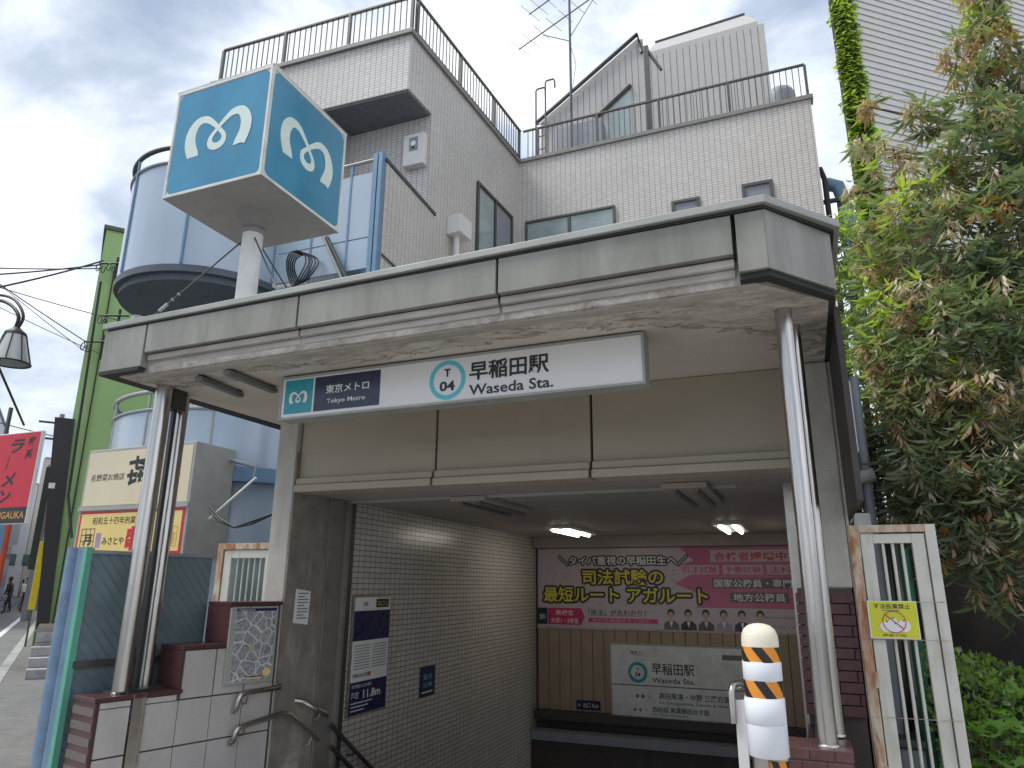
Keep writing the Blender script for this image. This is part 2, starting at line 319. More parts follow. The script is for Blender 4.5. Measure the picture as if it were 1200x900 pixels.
def metro_logo(mat, parent, fr, cx, cy, s, z=.002):
    # x, y, half width
    h = [(-.78, -.60, .19), (-.93, -.22, .185), (-.92, .14, .17), (-.74, .41, .135), (-.46, .44, .105), (-.19, .26, .075), (.04, .03, .06), (.22, -.19, .07), (.20, -.40, .10), (0, -.49, .105)]
    path = h+[(-a, b, c) for a, b, c in h[::-1][1:]]
    c = catmull(path, 7); vs = []; fs = []; n = len(c)
    for i, (x, y, w) in enumerate(c):
        a = c[max(0, i-1)]; b = c[min(n-1, i+1)]; dx_, dy_ = b[0]-a[0], b[1]-a[1]; l = math.hypot(dx_, dy_) or 1
        if i in (0, n-1): dx_, dy_, l = (.12, 1, 1.007) if i == 0 else (.12, -1, 1.007)
        nx, ny = -dy_/l, dx_/l; zz = z+.0025*i/n
        vs += [(cx+(x+nx*w)*s, cy+(y+ny*w)*s, zz), (cx+(x-nx*w)*s, cy+(y-ny*w)*s, zz)]
        if i: fs.append((2*i-2, 2*i-1, 2*i+1, 2*i))
    return MB(fr).add(vs, fs).build('metro_emblem', mat, parent)
FY = lambda y, x=0, z=0: frame((x, y, z), (1, 0, 0))      # face looking towards -Y
FX = lambda x, y=0, z=0: frame((x, y, z), (0, 1, 0))      # face looking towards +X

# ================= SETTING =================
ST = Vector((-.80, .60)).normalized(); SN = Vector((.60, .80)).normalized()   # along the street (away), and towards the right of it
g = MB()
for a in ((-260, -4.6, -60, 320), (0.05, 260, -60, 320), (-4.6, .05, -60, 5.0), (-4.6, .05, 13.2, 320)): g.add([(a[0], a[2], 0), (a[1], a[2], 0), (a[1], a[3], 0), (a[0], a[3], 0)], [(0, 1, 2, 3)])
g.build('ground', 'asphalt', kind='structure')
K0 = Vector((-6.55, 4.2))
def sp(t, n, z=0): p = K0+ST*t+SN*n; return (p.x, p.y, z)
MB().add([sp(-30, -.02, .004), sp(-30, -5.2, .004), sp(200, -5.2, .004), sp(200, -.02, .004)], [(0, 1, 2, 3)]).build('road', pm('road_asphalt', (.17, .175, .18), .85, var=.12, ns=1.2, bs=120, bst=.3, speck=.3), kind='structure')
MB().extr([sp(-1.4, 0, -.1), sp(200, 0, -.1), sp(200, 2.4, -.1), sp(-1.4, 2.4, -.1)], (0, 0, .22)).build('pavement', 'pave', kind='structure')
ke = MB(); 
for i in range(60): ke.extr([sp(-1.4+i*1.0, -.16, -.05), sp(-.41+i*1.0, -.16, -.05), sp(-.41+i*1.0, -.004, -.05), sp(-1.4+i*1.0, -.004, -.05)], (0, 0, .175))
ke.build('kerb', 'kerb', kind='structure')
MB().add([sp(-30, -.75, .008), sp(-30, -.9, .008), sp(200, -.9, .008), sp(200, -.75, .008)], [(0, 1, 2, 3)]).build('road_marking', 'white', kind='structure')
MB().extr([(-6.0, 3.7, .004), (-1.5, -4, .004), (6, -4, .004), (6, 5.0, .004), (-4.45, 5.0, .004)], (0, 0, .046)).build('forecourt', 'fore', kind='structure')
# ================= STATION ENTRANCE =================
TZ = 2.95
ent = thing('station_entrance', 'grey panelled concrete canopy entrance of the metro stairs with pillars and beam', 'station entrance', (-2.1, 5.0, 0))
cz = MB(); 
cz.prism([(-4.55, 3.56), (-.10, 3.46), (.24, 3.84), (.24, 5.02), (.24, 5.7), (-4.5, 5.7)], TZ+.0, 3.2)
slab = cz.build('soffit_slab', 'soffp', ent)
def fpt(x, y0=3.5, y1=3.37):   # canopy front line (slightly off the X axis)
    t = (x+4.69)/4.66; return y0+(y1-y0)*t
LX, RX = -4.69, -.03
seams = [(-4.69, -4.27), (-4.25, -2.90), (-2.885, -1.485), (-1.47, -.19), (-.17, RX)]
for i, (a, b) in enumerate(seams):
    end = i in (0, 4); zb = 2.985 if end else 3.085
    m = MB().extr([(a, fpt(a), zb), (b, fpt(b), zb), (b, fpt(b), 3.30), (a, fpt(a), 3.30)], (0, .07 if not end else .3, 0))
    m.build('fascia_panel', 'fascia', ent, bevel=.004)
MB().extr([(RX+.001, 3.371, 2.985), (.279, 3.771, 2.985), (.279, 3.771, 3.30), (RX+.001, 3.371, 3.30)], (-.04, .07, 0)).build('fascia_panel', 'fascia', ent)
MB().box(.20, .28, 3.80, 5.7, 2.985, 3.3).build('fascia_panel', 'fascia', ent)
MB().extr([(LX, 3.51, 2.985), (LX, 5.7, 2.985), (LX, 5.7, 3.3), (LX, 3.51, 3.3)], (.08, 0, 0)).build('fascia_panel', 'fascia', ent)
MB().extr([(-4.26, 3.535, 3.081), (-.18, 3.42, 3.081), (-.18, 3.42, 3.31), (-4.26, 3.535, 3.31)], (0, .03, 0)).build('dark_gap', 'darkgap', ent)
# stepped moulding under the panels
for (z0, z1, yo) in ((3.035, 3.078, .035), (2.99, 3.033, .065), (2.945, 2.988, .115)):
    for a, b in ((-4.255, -2.90), (-2.885, -1.485), (-1.47, -.19)):
        MB().extr([(a, fpt(a)+yo, z0), (b, fpt(b)+yo, z0), (b, fpt(b)+yo, z1), (a, fpt(a)+yo, z1)], (0, .10, 0)).build('moulding', 'mould', ent, bevel=.006)
# dark underside edge trim
MB().prism([(LX+.01, 3.49), (-4.27, 3.475), (-4.27, 3.53), (-4.56, 3.55), (-4.56, 5.7), (LX+.01, 5.7)], 2.955, 2.983).build('edge_trim', 'darkgap', ent)
MB().prism([(-.17, 3.40), (RX, 3.39), (.27, 3.79), (.27, 5.7), (.235, 5.7), (.235, 3.83), (-.045, 3.47), (-.17, 3.47)], 2.953, 2.983).build('edge_trim', 'darkgap', ent)
# roof cap
MB().prism([(LX-.0, 3.515), (-4.27, 3.50), (RX, 3.36), (.30, 3.765), (.30, 5.72), (LX-.0, 5.72)], 3.303, 3.318).build('cap_shadow_gap', 'darkgap', ent)
MB().prism([(LX-.03, 3.485), (-4.27, 3.475), (-1.48, 3.385), (RX+.01, 3.335), (.33, 3.75), (.33, 5.75), (LX-.03, 5.75)], 3.32, 3.362).build('roof_cap', 'cap', ent, bevel=.004)
MB().tube([(-4.5, 3.6, 3.375), (-4.5, 3.6, 3.43)], .05, 10).build('drain_cap', 'cap', ent)
# passage roof behind
MB().box(-4.45, .24, 5.76, 13.2, 2.36, 3.1).build('passage_roof', 'conc', ent)
# beam: three panels, each with a stepped lip
for a, b in ((-4.0, -2.685), (-2.665, -1.395), (-1.375, -.02)):
    MB().box(a, b, 5.0, 5.12, 2.375, TZ-.004).build('beam_panel', 'beam', ent, bevel=.003)
    MB().box(a, b, 4.955, 5.12, 2.315, 2.372).build('beam_lip', 'beam', ent, bevel=.008)
    MB().box(a, b, 4.93, 5.14, 2.25, 2.312).build('beam_lip', 'beam', ent, bevel=.008)
MB().box(-4.0, -.02, 5.03, 5.73, 2.33, 2.94).build('beam_core', 'darkgap', ent)
MB().box(-4.0, -.02, 5.142, 5.72, 2.262, 2.325).build('beam_underside', 'ceil', ent)
MB().box(-4.0, -.45, 5.722, 5.757, 2.24, 2.30).build('shutter_rail', 'cap', ent)
# left pillar
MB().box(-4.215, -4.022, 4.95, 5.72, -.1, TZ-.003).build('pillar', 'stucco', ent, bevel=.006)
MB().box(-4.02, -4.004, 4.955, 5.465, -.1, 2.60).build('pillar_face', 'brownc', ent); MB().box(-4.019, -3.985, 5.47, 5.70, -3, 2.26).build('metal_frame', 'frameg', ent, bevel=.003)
MB().box(-4.02, -3.95, 5.702, 5.752, -3, 2.26).build('shutter_guide', 'frameg', ent, bevel=.003)
MB().box(-4.02, -3.96, 5.754, 5.83, -3, 2.26).build('shutter_guide', 'steel', ent)
# right pillar and walls
MB().box(.0, .25, 4.93, 5.72, 1.50, TZ-.003).build('pillar', 'stucco', ent, bevel=.012)
MB().box(.27, .30, 4.02, 5.70, 1.93, 2.982).build('side_panel', pm('side_panel', (.055, .05, .045), .7, var=.3), ent)
MB().box(.252, .268, 4.93, 5.6, 0, 2.94).build('pillar_edge', 'conc', ent)
MB().box(-.11, -.045, 5.70, 5.757, -3, 2.26).build('shutter_guide', 'chromed', ent)
# maroon brick cladding: real bricks
bm_src = MB().box(-.098, .098, -.02, .02, -.028, .028); bmesh_brick = bm_src.build('brick', 'maroonb', ent); BR = bmesh_brick.data
def place(me, parent, M, name, **kw):
    o = bpy.data.objects.new(name, me); COL.objects.link(o); o.parent = parent; o.matrix_parent_inverse = Matrix.Translation(-WL[parent.name]); o.matrix_basis = M; return setprops(o, **kw)
bpy.data.objects.remove(bmesh_brick)
random.seed(5)
def brickwall(parent, o, u, width, z0, z1, core=True):
    """courses of bricks on a vertical face; o = left end, u = direction"""
    u = Vector((u[0], u[1], 0)).normalized(); n = Vector((u.y, -u.x, 0)); rows = int((z1-z0)/.063); y = z0
    for r in range(rows):
        x = -.1 if r % 2 else 0
        while x < width-.02:
            a = max(x, 0)+.003; b = min(x+.2, width)-.003
            if b-a > .02:
                c = Vector((o[0], o[1], 0))+u*((a+b)/2)+n*random.uniform(.0, .003); M = Matrix.Translation((c.x, c.y, y+.0315)) @ Matrix(((u.x, -u.y, 0, 0), (u.y, u.x, 0, 0), (0, 0, 1, 0), (0, 0, 0, 1))) @ Matrix.Diagonal(((b-a)/.196, 1, 1, 1))
                place(BR, parent, M, 'brick')
            x += .2
        y += .063
MB().box(-.07, .24, 4.935, 5.69, -.1, 1.498).build('brick_core', 'joint', ent)
brickwall(ent, (-.085, 4.915), (1, 0), .33, .78, 1.49)
pl = MB().box(-.04, .10, 3.86, 4.93, -.1, .79).build('parapet_core', 'joint', ent)
brickwall(ent, (-.06, 3.84), (1, 0), .18, .04, .76)
brickwall(ent, (-.06, 4.90), (0, -1), 1.04, .04, .76)
for k, (za_, zb_, off) in enumerate(((.752, .80, 0), (.70, .748, .07))):
    for q in range(3): xa_ = max(-.17, -.17+off+q*.105-(.105 if off else 0)); xb_ = min(.115, -.17+off+(q+1)*.105-(.105 if off else 0)-.005); MB().box(xa_, xb_, 3.79, 4.05, za_, zb_).build('brick', 'maroonb', ent, bevel=.004)
MB().box(-.166, .111, 3.795, 4.045, .1, .796).build('plinth_core', 'joint', ent)
for k in range(5): MB().box(-.17-.02*0, .115, 3.78, 4.06, .70-.07*k-.062, .70-.07*k).build('brick', 'maroonb', ent, bevel=.003)

# ---- left stepped parapet wall along the stairs ----
A2 = Vector((-4.02, 4.95)); D2 = Vector((.259, .966)).normalized()
WX = Matrix(((-D2.x, -D2.y, 0, A2.x), (-D2.y, D2.x, 0, A2.y), (0, 0, 1, 0), (0, 0, 0, 1)))   # local: x = s towards viewer, y = outward to the left (-) / right (+)
# local y axis: (-D2.y, D2.x) points to the left/back side of the wall
sw = thing('stepped_parapet', 'stepped side wall of pale stone tiles with dark maroon caps left of the stairs', 'parapet wall', (-4.3, 4.2, 0))
TH = .30
for (a, b, z) in ((0.0, .46, 1.335), (.46, .80, 1.035), (.80, 1.36, .745)):
    MB(WX).box(a, b-.002, .012, TH-.01, 0, z).build('wall_core', 'joint', sw)
    MB(WX).box(a-(.0 if a == 0 else .025), b+.012, -.012, TH, z, z+.028).build('coping', 'maroon', sw, bevel=.003)
for (b, z0, z1) in ((.46, 1.065, 1.333), (.80, .775, 1.033)):
    MB(WX).box(b-.0, b+.014, -.008, TH-.004, z0, z1).build('riser_stone', 'maroon', sw, bevel=.003)
sv = [.03, .285, .54, .795, 1.05, 1.335]; rows = [(.105, .40), (.405, .70)]
def wtile(a, b, z0, z1): MB(WX).box(a+.003, b-.003, -.004, .011, z0+.003, z1-.003).build('tile', 'tile', sw, bevel=.0015)
for z0, z1 in rows+[(.04, .10)]:
    for i in range(5):
        a, b = sv[i], sv[i+1]
        if i == 4: a = 1.13
        if i == 3: b = 1.03
        wtile(a, b, z0, z1)
wtile(.54, .785, .705, 1.03); wtile(.285, .535, .705, 1.03); wtile(.03, .28, .705, 1.03); wtile(.03, .28, 1.035, 1.33); wtile(.285, .45, 1.035, 1.33)
wtile(.81, 1.03, .70, .742); wtile(1.13, 1.335, .70, .742)
MB(WX).box(1.338, 1.362, -.008, .3, .02, .742).build('corner_stone', 'maroon', sw, bevel=.003)
MB(WX).box(1.035, 1.125, -.006, .011, 0, .772).build('channel_post', 'chromed', sw, bevel=.002)
for y in (1.035, 1.117): MB(WX).box(y, y+.008, -.02, -.007, 0, .772).build('post_flange', 'chromed', sw)
for k in range(8): MB(WX).box(1.363, 1.367, .0, .30, .03+k*.09, .03+k*.09+.05).build('stone_band', 'stripe' if k % 1 == 0 else 'maroon', sw)
MB(WX).box(1.355, 1.3625, .0, .30, .0, .745).build('end_face', 'maroon', sw)
# ---- the map board on it ----
mp_o = thing('map_board', 'framed street map panel hung on the stepped wall by the pillar', 'map board', (-4.1, 4.7, .76))
WF = frame((A2.x-D2.x*.47, A2.y-D2.y*.47, .765), (D2.x, D2.y, 0)); 
MB(WF).box(0, .42, 0, .555, .012, .03).build('board', 'cap', mp_o, bevel=.002)
m, t, b = newmat('map_print'); c = coords(t)
vo = t.nodes.new('ShaderNodeTexVoronoi'); vo.feature = 'DISTANCE_TO_EDGE'; vo.inputs['Scale'].default_value = 11; t.links.new(c, vo.inputs[0])
vo2 = t.nodes.new('ShaderNodeTexVoronoi'); vo2.feature = 'DISTANCE_TO_EDGE'; vo2.inputs['Scale'].default_value = 34; t.links.new(c, vo2.inputs[0])
base = rmp(t, noise(t, c, 30, 6), .35, .65, (.16, .17, .20), (.36, .355, .36)); o = mixc(t, rmp(t, vo2.outputs[0], .02, .07, (1, 1, 1), (0, 0, 0)), base, (.40, .40, .41)); o = mixc(t, rmp(t, vo.outputs[0], .025, .05, (1, 1, 1), (0, 0, 0)), o, (.62, .62, .60))
t.links.new(o, b.inputs['Base Color']); b.inputs['Roughness'].default_value = .25
MB(WF).box(.045, .40, .02, .53, .0305, .033).build('map_sheet', m, mp_o)
sheet('navyd', mp_o, WF, .045, .528, .40, .548, .034, name='title_strip'); disc('signyel', mp_o, WF, .355, .07, .035, .03, .0345); sheet('ink', mp_o, WF, .17, .045, .31, .050, .0345); sheet('signyel', mp_o, WF, .2, .03, .31, .038, .0345); disc(pm('map_park', (.35, .38, .2), .5), mp_o, WF, .2, .25, .022, .025, .0345)
text('早稲田駅周辺案内図', 'prw', mp_o, WF, .06, .531, .012, .14, z=.0346)
# ---- handrails ----
def wp(s, off, z): p = WX @ Vector((s, -off, z)); return p
hr = thing('handrail', 'upper short stainless handrail on the tiled wall below the map', 'handrail', (-4.1, 4.7, .62))
MB().tube([wp(.36, .02, .58), wp(.36, .055, .60), wp(.36, .07, .66), wp(.345, .07, .695), wp(.30, .07, .705), wp(.0, .07, .715), wp(-.03, .02, .715)], .021, 10).build('rail_tube', 'chromed', hr)
MB().tube([wp(.28, .0, .62), wp(.28, .05, .625), wp(.28, .07, .70)], .007, 6).build('bracket', 'chromed', hr)
h2 = thing('handrail', 'lower bent stainless handrail running from the tiled wall down beside the pillar', 'handrail', (-4.1, 4.7, .4))
MB().tube([wp(.36, .02, .36), wp(.36, .06, .38), wp(.36, .075, .44), wp(.345, .075, .465), wp(.30, .075, .475), wp(-.02, .075, .52), (-3.93, 5.05, .50), (-3.93, 5.45, .25)], .021, 10).build('rail_tube', 'chromed', h2)
for s_ in ((wp(.28, 0, .40), wp(.28, .05, .405), wp(.28, .075, .47)), ((-4.0, 5.35, .22), (-3.95, 5.36, .23), (-3.93, 5.37, .30))): MB().tube(s_, .007, 6).build('bracket', 'chromed', h2)
h3 = thing('handrail', 'short sloping stainless handrail on the brown pillar face above the lower rail', 'handrail', (-3.95, 5.3, .4))
MB().tube([(-4.0, 5.20, .58), (-3.93, 5.22, .575), (-3.93, 5.56, .42)], .021, 10).build('rail_tube', 'chromed', h3)
MB().tube([(-4.0, 5.44, .40), (-3.95, 5.45, .41), (-3.93, 5.46, .46)], .007, 6).build('bracket', 'chromed', h3)
nb = thing('notice_sheet', 'small white notice sheet stuck on the brown pillar face', 'notice', (-4.0, 5.2, 1.17))
NF = FX(-4.003); NP = [at(347, 690, 'X', -4.0), at(364, 693, 'X', -4.0), at(360, 732, 'X', -4.0), at(343, 730, 'X', -4.0)]
MB().extr(NP, (.003, 0, 0)).build('sheet', 'prw', nb)
for k in range(9): sheet('inkg', nb, NF, NP[0].y+.03, 1.42-k*.025, NP[1].y-.03-.05*(k % 3 == 1), 1.428-k*.025, .0085)
def outline_text(body, mo, mi, parent, fr, x, y, h, w, t, z):
    o = text(body, mi, parent, fr, x, y, h, w, bold=.018, z=z+.002)
    vs = [Vector(v.co) for v in o.data.vertices]; fs = [tuple(p.vertices) for p in o.data.polygons]; m = MB(); u = fr.col[0].to_3d(); v = fr.col[1].to_3d(); n = fr.col[2].to_3d()
    for k in range(10):
        a = 2*pi*k/10; d = (u*cos(a)+v*sin(a))*t-n*(.0008+.0001*k); m.add([q+d for q in vs], fs)
    m.build('lettering_outline', mo, o)
# ================= INTERIOR =================
inn = thing('stair_passage', 'dim tiled stairway passage behind the entrance with planked end wall', 'passage', (-2.1, 8.5, -3))
WLX = [(-4.02, 5.835), (-4.12, 11.25)]
MB().extr([(-4.02, 5.835, -3.5), (-4.12, 11.3, -3.5), (-4.12, 11.3, 2.3), (-4.02, 5.835, 2.3)], (-.12, 0, 0)).build('tiled_wall', 'intile', inn)
MB().extr([(-.09, 5.76, -3.5), (-.09, 5.76, 2.35), (-.18, 11.3, 2.35), (-.18, 11.3, -3.5)], (.12, 0, 0)).build('tiled_wall', 'intile', inn)
MB().box(-4.14, -.06, 5.76, 11.4, 2.26, 2.34).build('ceiling', 'ceil', inn)
MB().box(-4.14, -.06, 11.32, 11.5, -3.5, 2.3).build('end_wall_core', 'brick2', inn)
px = -4.08; i = 0
while px < -.2:
    w = .178; MB().box(px+.004, px+w-.004, 11.285, 11.32, -.33, .88).build('plank', 'wood', inn, bevel=.004); px += w
MB().box(-4.1, -.15, 11.17, 11.32, -.46, -.335).build('ledge', 'brick2', inn)
MB().box(-4.1, -.15, 11.0, 11.3, -.72, -.60).build('lower_panel', 'greybox', inn); MB().box(-4.1, -.15, 11.05, 11.3, -1.6, -.73).build('lower_wall', 'brick2', inn)
for k in range(18): MB().box(-4.1, -.05, 5.3+k*.28, 5.3+(k+1)*.28+.02, -3.5, -.02-k*.17).build('step', 'pave', inn)
MB().box(-4.1, -.1, 11.1, 11.32, 2.09, 2.258).build('bulkhead', 'ceil', inn)
# ceiling fixtures
def fixture(p, lit, label, w=.34):
    o = thing('ceiling_light', label, 'ceiling light', (p[0], p[1], 2.25), 'twin tube lights on the passage ceiling')
    x, y = p[0], p[1]; MB().box(x-w/2, x+w/2, y-.62, y+.62, 2.215, 2.258).build('housing', 'signw' if lit else 'ceil', o, bevel=.004)
    for sx in (-w*.24, w*.24): MB().tube([(x+sx, y-.58, 2.205), (x+sx, y+.58, 2.205)], .022, 8).build('tube', 'fluo' if lit else 'inkg', o)
l1 = at(670, 625, 'Z', 2.2); l2 = at(857, 621, 'Z', 2.2); l3 = at(580, 597, 'Z', 2.2); l4 = at(815, 585, 'Z', 2.2)
fixture((l1.x, min(l1.y, 10.3)), True, 'lit twin tube ceiling light on the left above the poster'); fixture((l2.x, min(l2.y, 10.3)), True, 'lit twin tube ceiling light on the right above the poster')
fixture(l3, False, 'unlit ceiling light near the left tiled wall'); fixture(l4, False, 'unlit ceiling light nearer the entrance at right')
# advert banner
bn = thing('advert_banner', 'wide pink exam school advert banner across the end wall', 'banner', (-2.15, 11.28, .88))
BF = FY(11.279, -4.08, .885); BW = 3.90; BH = 1.20
MB(BF).box(0, BW, 0, BH, -.02, 0).build('board', 'pinkl', bn)
poly('pink', bn, BF, [(2.5, .32), (BW, .32), (BW, BH), (2.3, BH), (2.5, 1.0), (2.25, .92), (2.45, .8), (2.2, .66), (2.6, .5)], .0012)
outline_text('＼タイパ重視の早稲田生へ／', 'ink', 'prw', bn, BF, .36, .935, .14, 2.05, .022, .002)
outline_text('司法試験の', 'ink', 'yel', bn, BF, .75, .64, .23, 1.28, .032, .002); outline_text('最短ルート アガルート', 'ink', 'yel', bn, BF, .10, .37, .235, 2.58, .032, .005)
MB(BF).box(2.75, BW, .98, 1.15, .0005, .0022).build('print_panel', 'pinkl', bn); text('合格者爆増中', 'red', bn, BF, 2.80, .99, .13, 1.02, bold=.02, z=.003)
for (x, w, s) in ((2.30, .56, '司法試験'), (2.92, .56, '予備試験'), (3.54, .36, '法科')): sheet('pinkl', bn, BF, x, .80, x+w, .93, .0022); text(s, 'pinkred', bn, BF, x+.02, .812, .105, w-.04, bold=.01, z=.003)
sheet('inkg', bn, BF, 2.75, .60, BW, .745, .0022); text('国家公務員・専門', 'prw', bn, BF, 2.78, .615, .115, 1.08, bold=.012, z=.003)
sheet('inkg', bn, BF, 3.0, .40, BW-.1, .545, .0022); text('地方公務員', 'prw', bn, BF, 3.04, .415, .115, .72, bold=.012, z=.003)
sheet('pinkl', bn, BF, 0, 0, BW, .31, .0022); sheet('ink', bn, BF, .0, .03, .16, .28, .003); text('無料', 'prw', bn, BF, .03, .1, .09, .1, z=.004)
poly('pinkred', bn, BF, [(.17, .03), (.72, .03), (.78, .155), (.72, .28), (.17, .28)], .003); text('高校生', 'prw', bn, BF, .3, .17, .08, .3, bold=.01, z=.004); text('大学1・2年生', 'prw', bn, BF, .22, .05, .08, .46, bold=.01, z=.004)
text('「民法」が丸わかり！', 'ink', bn, BF, .84, .17, .1, .9, bold=.01, z=.003); sheet('pinkred', bn, BF, .84, .075, 1.92, .14, .003); text('無料体験講座を公開中', 'pinkl', bn, BF, .9, .085, .045, .9, z=.004)
for k in range(6):
    x = 2.12+k*.255; suit = ['inkg', 'ink', 'maroon', 'purple', 'navyd', 'ink'][k]
    poly(suit, bn, BF, [(x-.115, .0), (x-.11, .08), (x-.04, .13), (x+.04, .13), (x+.11, .08), (x+.115, .0)], .003, 'printed_figure'); poly('prw', bn, BF, [(x-.025, .12), (x+.025, .12), (x, .03)], .0036, 'printed_figure')
    disc('ink', bn, BF, x, .235, .055, .062, .0036, 'printed_figure'); disc('skin', bn, BF, x, .205, .04, .052, .0042, 'printed_figure')
text('講師陣が合格まで徹底指導', 'inkg', bn, BF, 3.45, .18, .04, .4, z=.003); text('アガルート', 'inkg', bn, BF, 3.55, .05, .05, .3, z=.003)
random.seed(11)
for k in range(16):   # burst strokes round the slogan
    x = random.choice([random.uniform(.1, .5), random.uniform(2.0, 2.25), random.uniform(.9, 2.0)]); y = .34 if x > .6 and x < 2 else random.uniform(.6, .85); poly('ink', bn, BF, [(x, y), (x+.1, y+.03), (x+.02, y+.012)], .0026)
MB(BF).box(-.01, BW, -.03, -.002, -.02, .01).build('trim', 'mould', bn)
# station name board inside
sb = thing('platform_sign', 'framed dim station board with arrows under the pink banner', 'sign', (-2, 11.2, -.35))
SF = FY(11.2, -2.90, -.345); SWd = 2.03; SHt = 1.02
MB(SF).box(0, SWd, 0, SHt, -.08, 0).build('case', 'cap', sb, bevel=.004); sheet(pm('sign_grey_face', (.62, .63, .62), .3), sb, SF, .025, .025, SWd-.025, SHt-.025, .002, name='face')
ring('teal', sb, SF, .42, .62, .10, .145, .004); text('T', 'ink', sb, SF, .42, .66, .05, None, .02, 'C', .004); text('04', 'ink', sb, SF, .42, .59, .06, None, .02, 'C', .004)
text('早稲田駅', 'ink', sb, SF, .63, .60, .16, .62, .012, z=.004); text('Waseda Sta.', 'ink', sb, SF, .63, .49, .07, .62, .01, z=.004); text('改札口', 'ink', sb, SF, .32, .86, .06, None, .01, z=.004)
sheet('inkg', sb, SF, 1.65, .84, 1.95, .91, .004, name='print_panel'); sheet('ink', sb, SF, .03, .435, SWd-.03, .447, .004)
text('高田馬場・中野 三鷹方面', 'ink', sb, SF, .72, .27, .09, 1.0, .01, z=.004); text('for Takadanobaba, Nakano & Mitaka', 'ink', sb, SF, .72, .20, .045, 1.0, z=.004); text('西船橋 東葉勝田台方面', 'ink', sb, SF, .62, .09, .075, .8, .01, z=.004); text('for Nishi-funabashi', 'ink', sb, SF, .62, .045, .03, .5, z=.004)
for x in (.38, .46, .55): text('→' if x > .5 else '●', 'inkg', sb, SF, x, .27, .05, .05, z=.004); text('→' if x > .5 else '●', 'inkg', sb, SF, x-.04, .09, .04, .04, z=.004)
s2 = thing('direction_plate', 'small blue plate with white lettering low on the planked wall', 'sign', (-3.4, 11.27, -.3)); PF = FY(11.27, -3.46, -.30)
MB(PF).box(0, .38, 0, .13, -.01, 0).build('plate', 'navyd', s2); text('← 出口 Exit', 'prw', s2, PF, .03, .03, .07, .32, z=.0015)
# posters on the tiled wall
po = thing('exit_poster', 'tall framed exit notice with navy blocks on the left tiled wall', 'poster', (-4.0, 6.4, .3))
q = [at(412, 697, 'X', -4.02), at(457, 699, 'X', -4.02), at(450, 832, 'X', -4.02), at(404, 838, 'X', -4.02)]
y0 = (q[0].y+q[3].y)/2; y1 = (q[1].y+q[2].y)/2; z0 = (q[2].z+q[3].z)/2; z1 = (q[0].z+q[1].z)/2; pw = y1-y0; ph = z1-z0
QF = frame((-4.024, y0, z0), (-.0185, 1, 0)); MB(QF).box(0, pw, 0, ph, 0, .03).build('frame', 'chromed', po, bevel=.003)
sheet('prw', po, QF, .015, .015, pw-.015, ph-.015, .033, name='sheet'); sheet('navyd', po, QF, .015, ph*.615, pw-.015, ph*.87, .035); sheet('navyd', po, QF, .015, .015, pw-.015, ph*.275, .035)
sheet('ink', po, QF, pw*.58, ph*.895, pw*.93, ph*.97, .035); text('出口 2', 'yel', po, QF, pw*.62, ph*.91, ph*.045, pw*.27, z=.037); metro_logo('ink', po, QF, pw*.3, ph*.93, ph*.03, .036)
text('海抜', 'prw', po, QF, .04, ph*.14, ph*.055, pw*.2, .01, z=.037); text('11.8m', 'prw', po, QF, pw*.36, ph*.13, ph*.07, pw*.45, .02, z=.037)
for k in range(3): sheet('prw', po, QF, .04, ph*(.04+.03*k), pw*(.4+.1*k), ph*(.048+.03*k), .037)
text('地下鉄出入口の標高', 'prw', po, QF, .04, ph*.225, ph*.03, pw*.5, z=.037)
for k in range(9):
    sheet('inkg', po, QF, .05, ph*(.38+.024*k), pw*.48, ph*(.386+.024*k), .035); sheet('inkg', po, QF, pw*.55, ph*(.38+.024*k), pw-.05, ph*(.386+.024*k), .035)
text('駅構内は終日禁煙', 'ink', po, QF, .05, ph*.31, ph*.035, pw*.4, z=.036); disc('red', po, QF, pw*.5, ph*.33, ph*.018, None, .036)
pb = thing('small_wall_sign', 'small dark blue sign further down the tiled wall', 'sign', (-4.06, 7.6, .2))
q = [at(492, 782, 'X', -4.05), at(510, 782, 'X', -4.05), at(510, 813, 'X', -4.05)]; RF = frame((-4.055, q[0].y, q[2].z), (-.0185, 1, 0)); w_ = q[1].y-q[0].y; h_ = q[0].z-q[2].z
MB(RF).box(0, w_, 0, h_, 0, .012).build('plate', 'navyd', pb); text('足元', 'cyan', pb, RF, w_*.2, h_*.55, h_*.18, w_*.6, .02, z=.014); text('注意', 'cyan', pb, RF, w_*.2, h_*.3, h_*.15, w_*.6, .02, z=.014); sheet('prw', pb, RF, w_*.15, h_*.12, w_*.85, h_*.17, .014)
# stair rails in the passage
for zz, lb in ((.10, 'upper'), (-.18, 'lower')):
    a = at(388, 850 if zz > 0 else 875, 'X', -3.94); b_ = at(440, 905 if zz > 0 else 930, 'X', -3.94); ext = a+(b_-a)*3
    o = thing('stair_rail', lb+' dark handrail sloping down the left tiled wall', 'handrail', (-3.94, a.y, a.z)); MB().tube([a, ext], .02, 8).build('rail_tube', 'steel', o)
    MB().tube([a+(b_-a)*.5-Vector((.09, 0, .05)), a+(b_-a)*.5-Vector((.01, 0, .04)), a+(b_-a)*.5], .008, 6).build('bracket', 'steel', o)
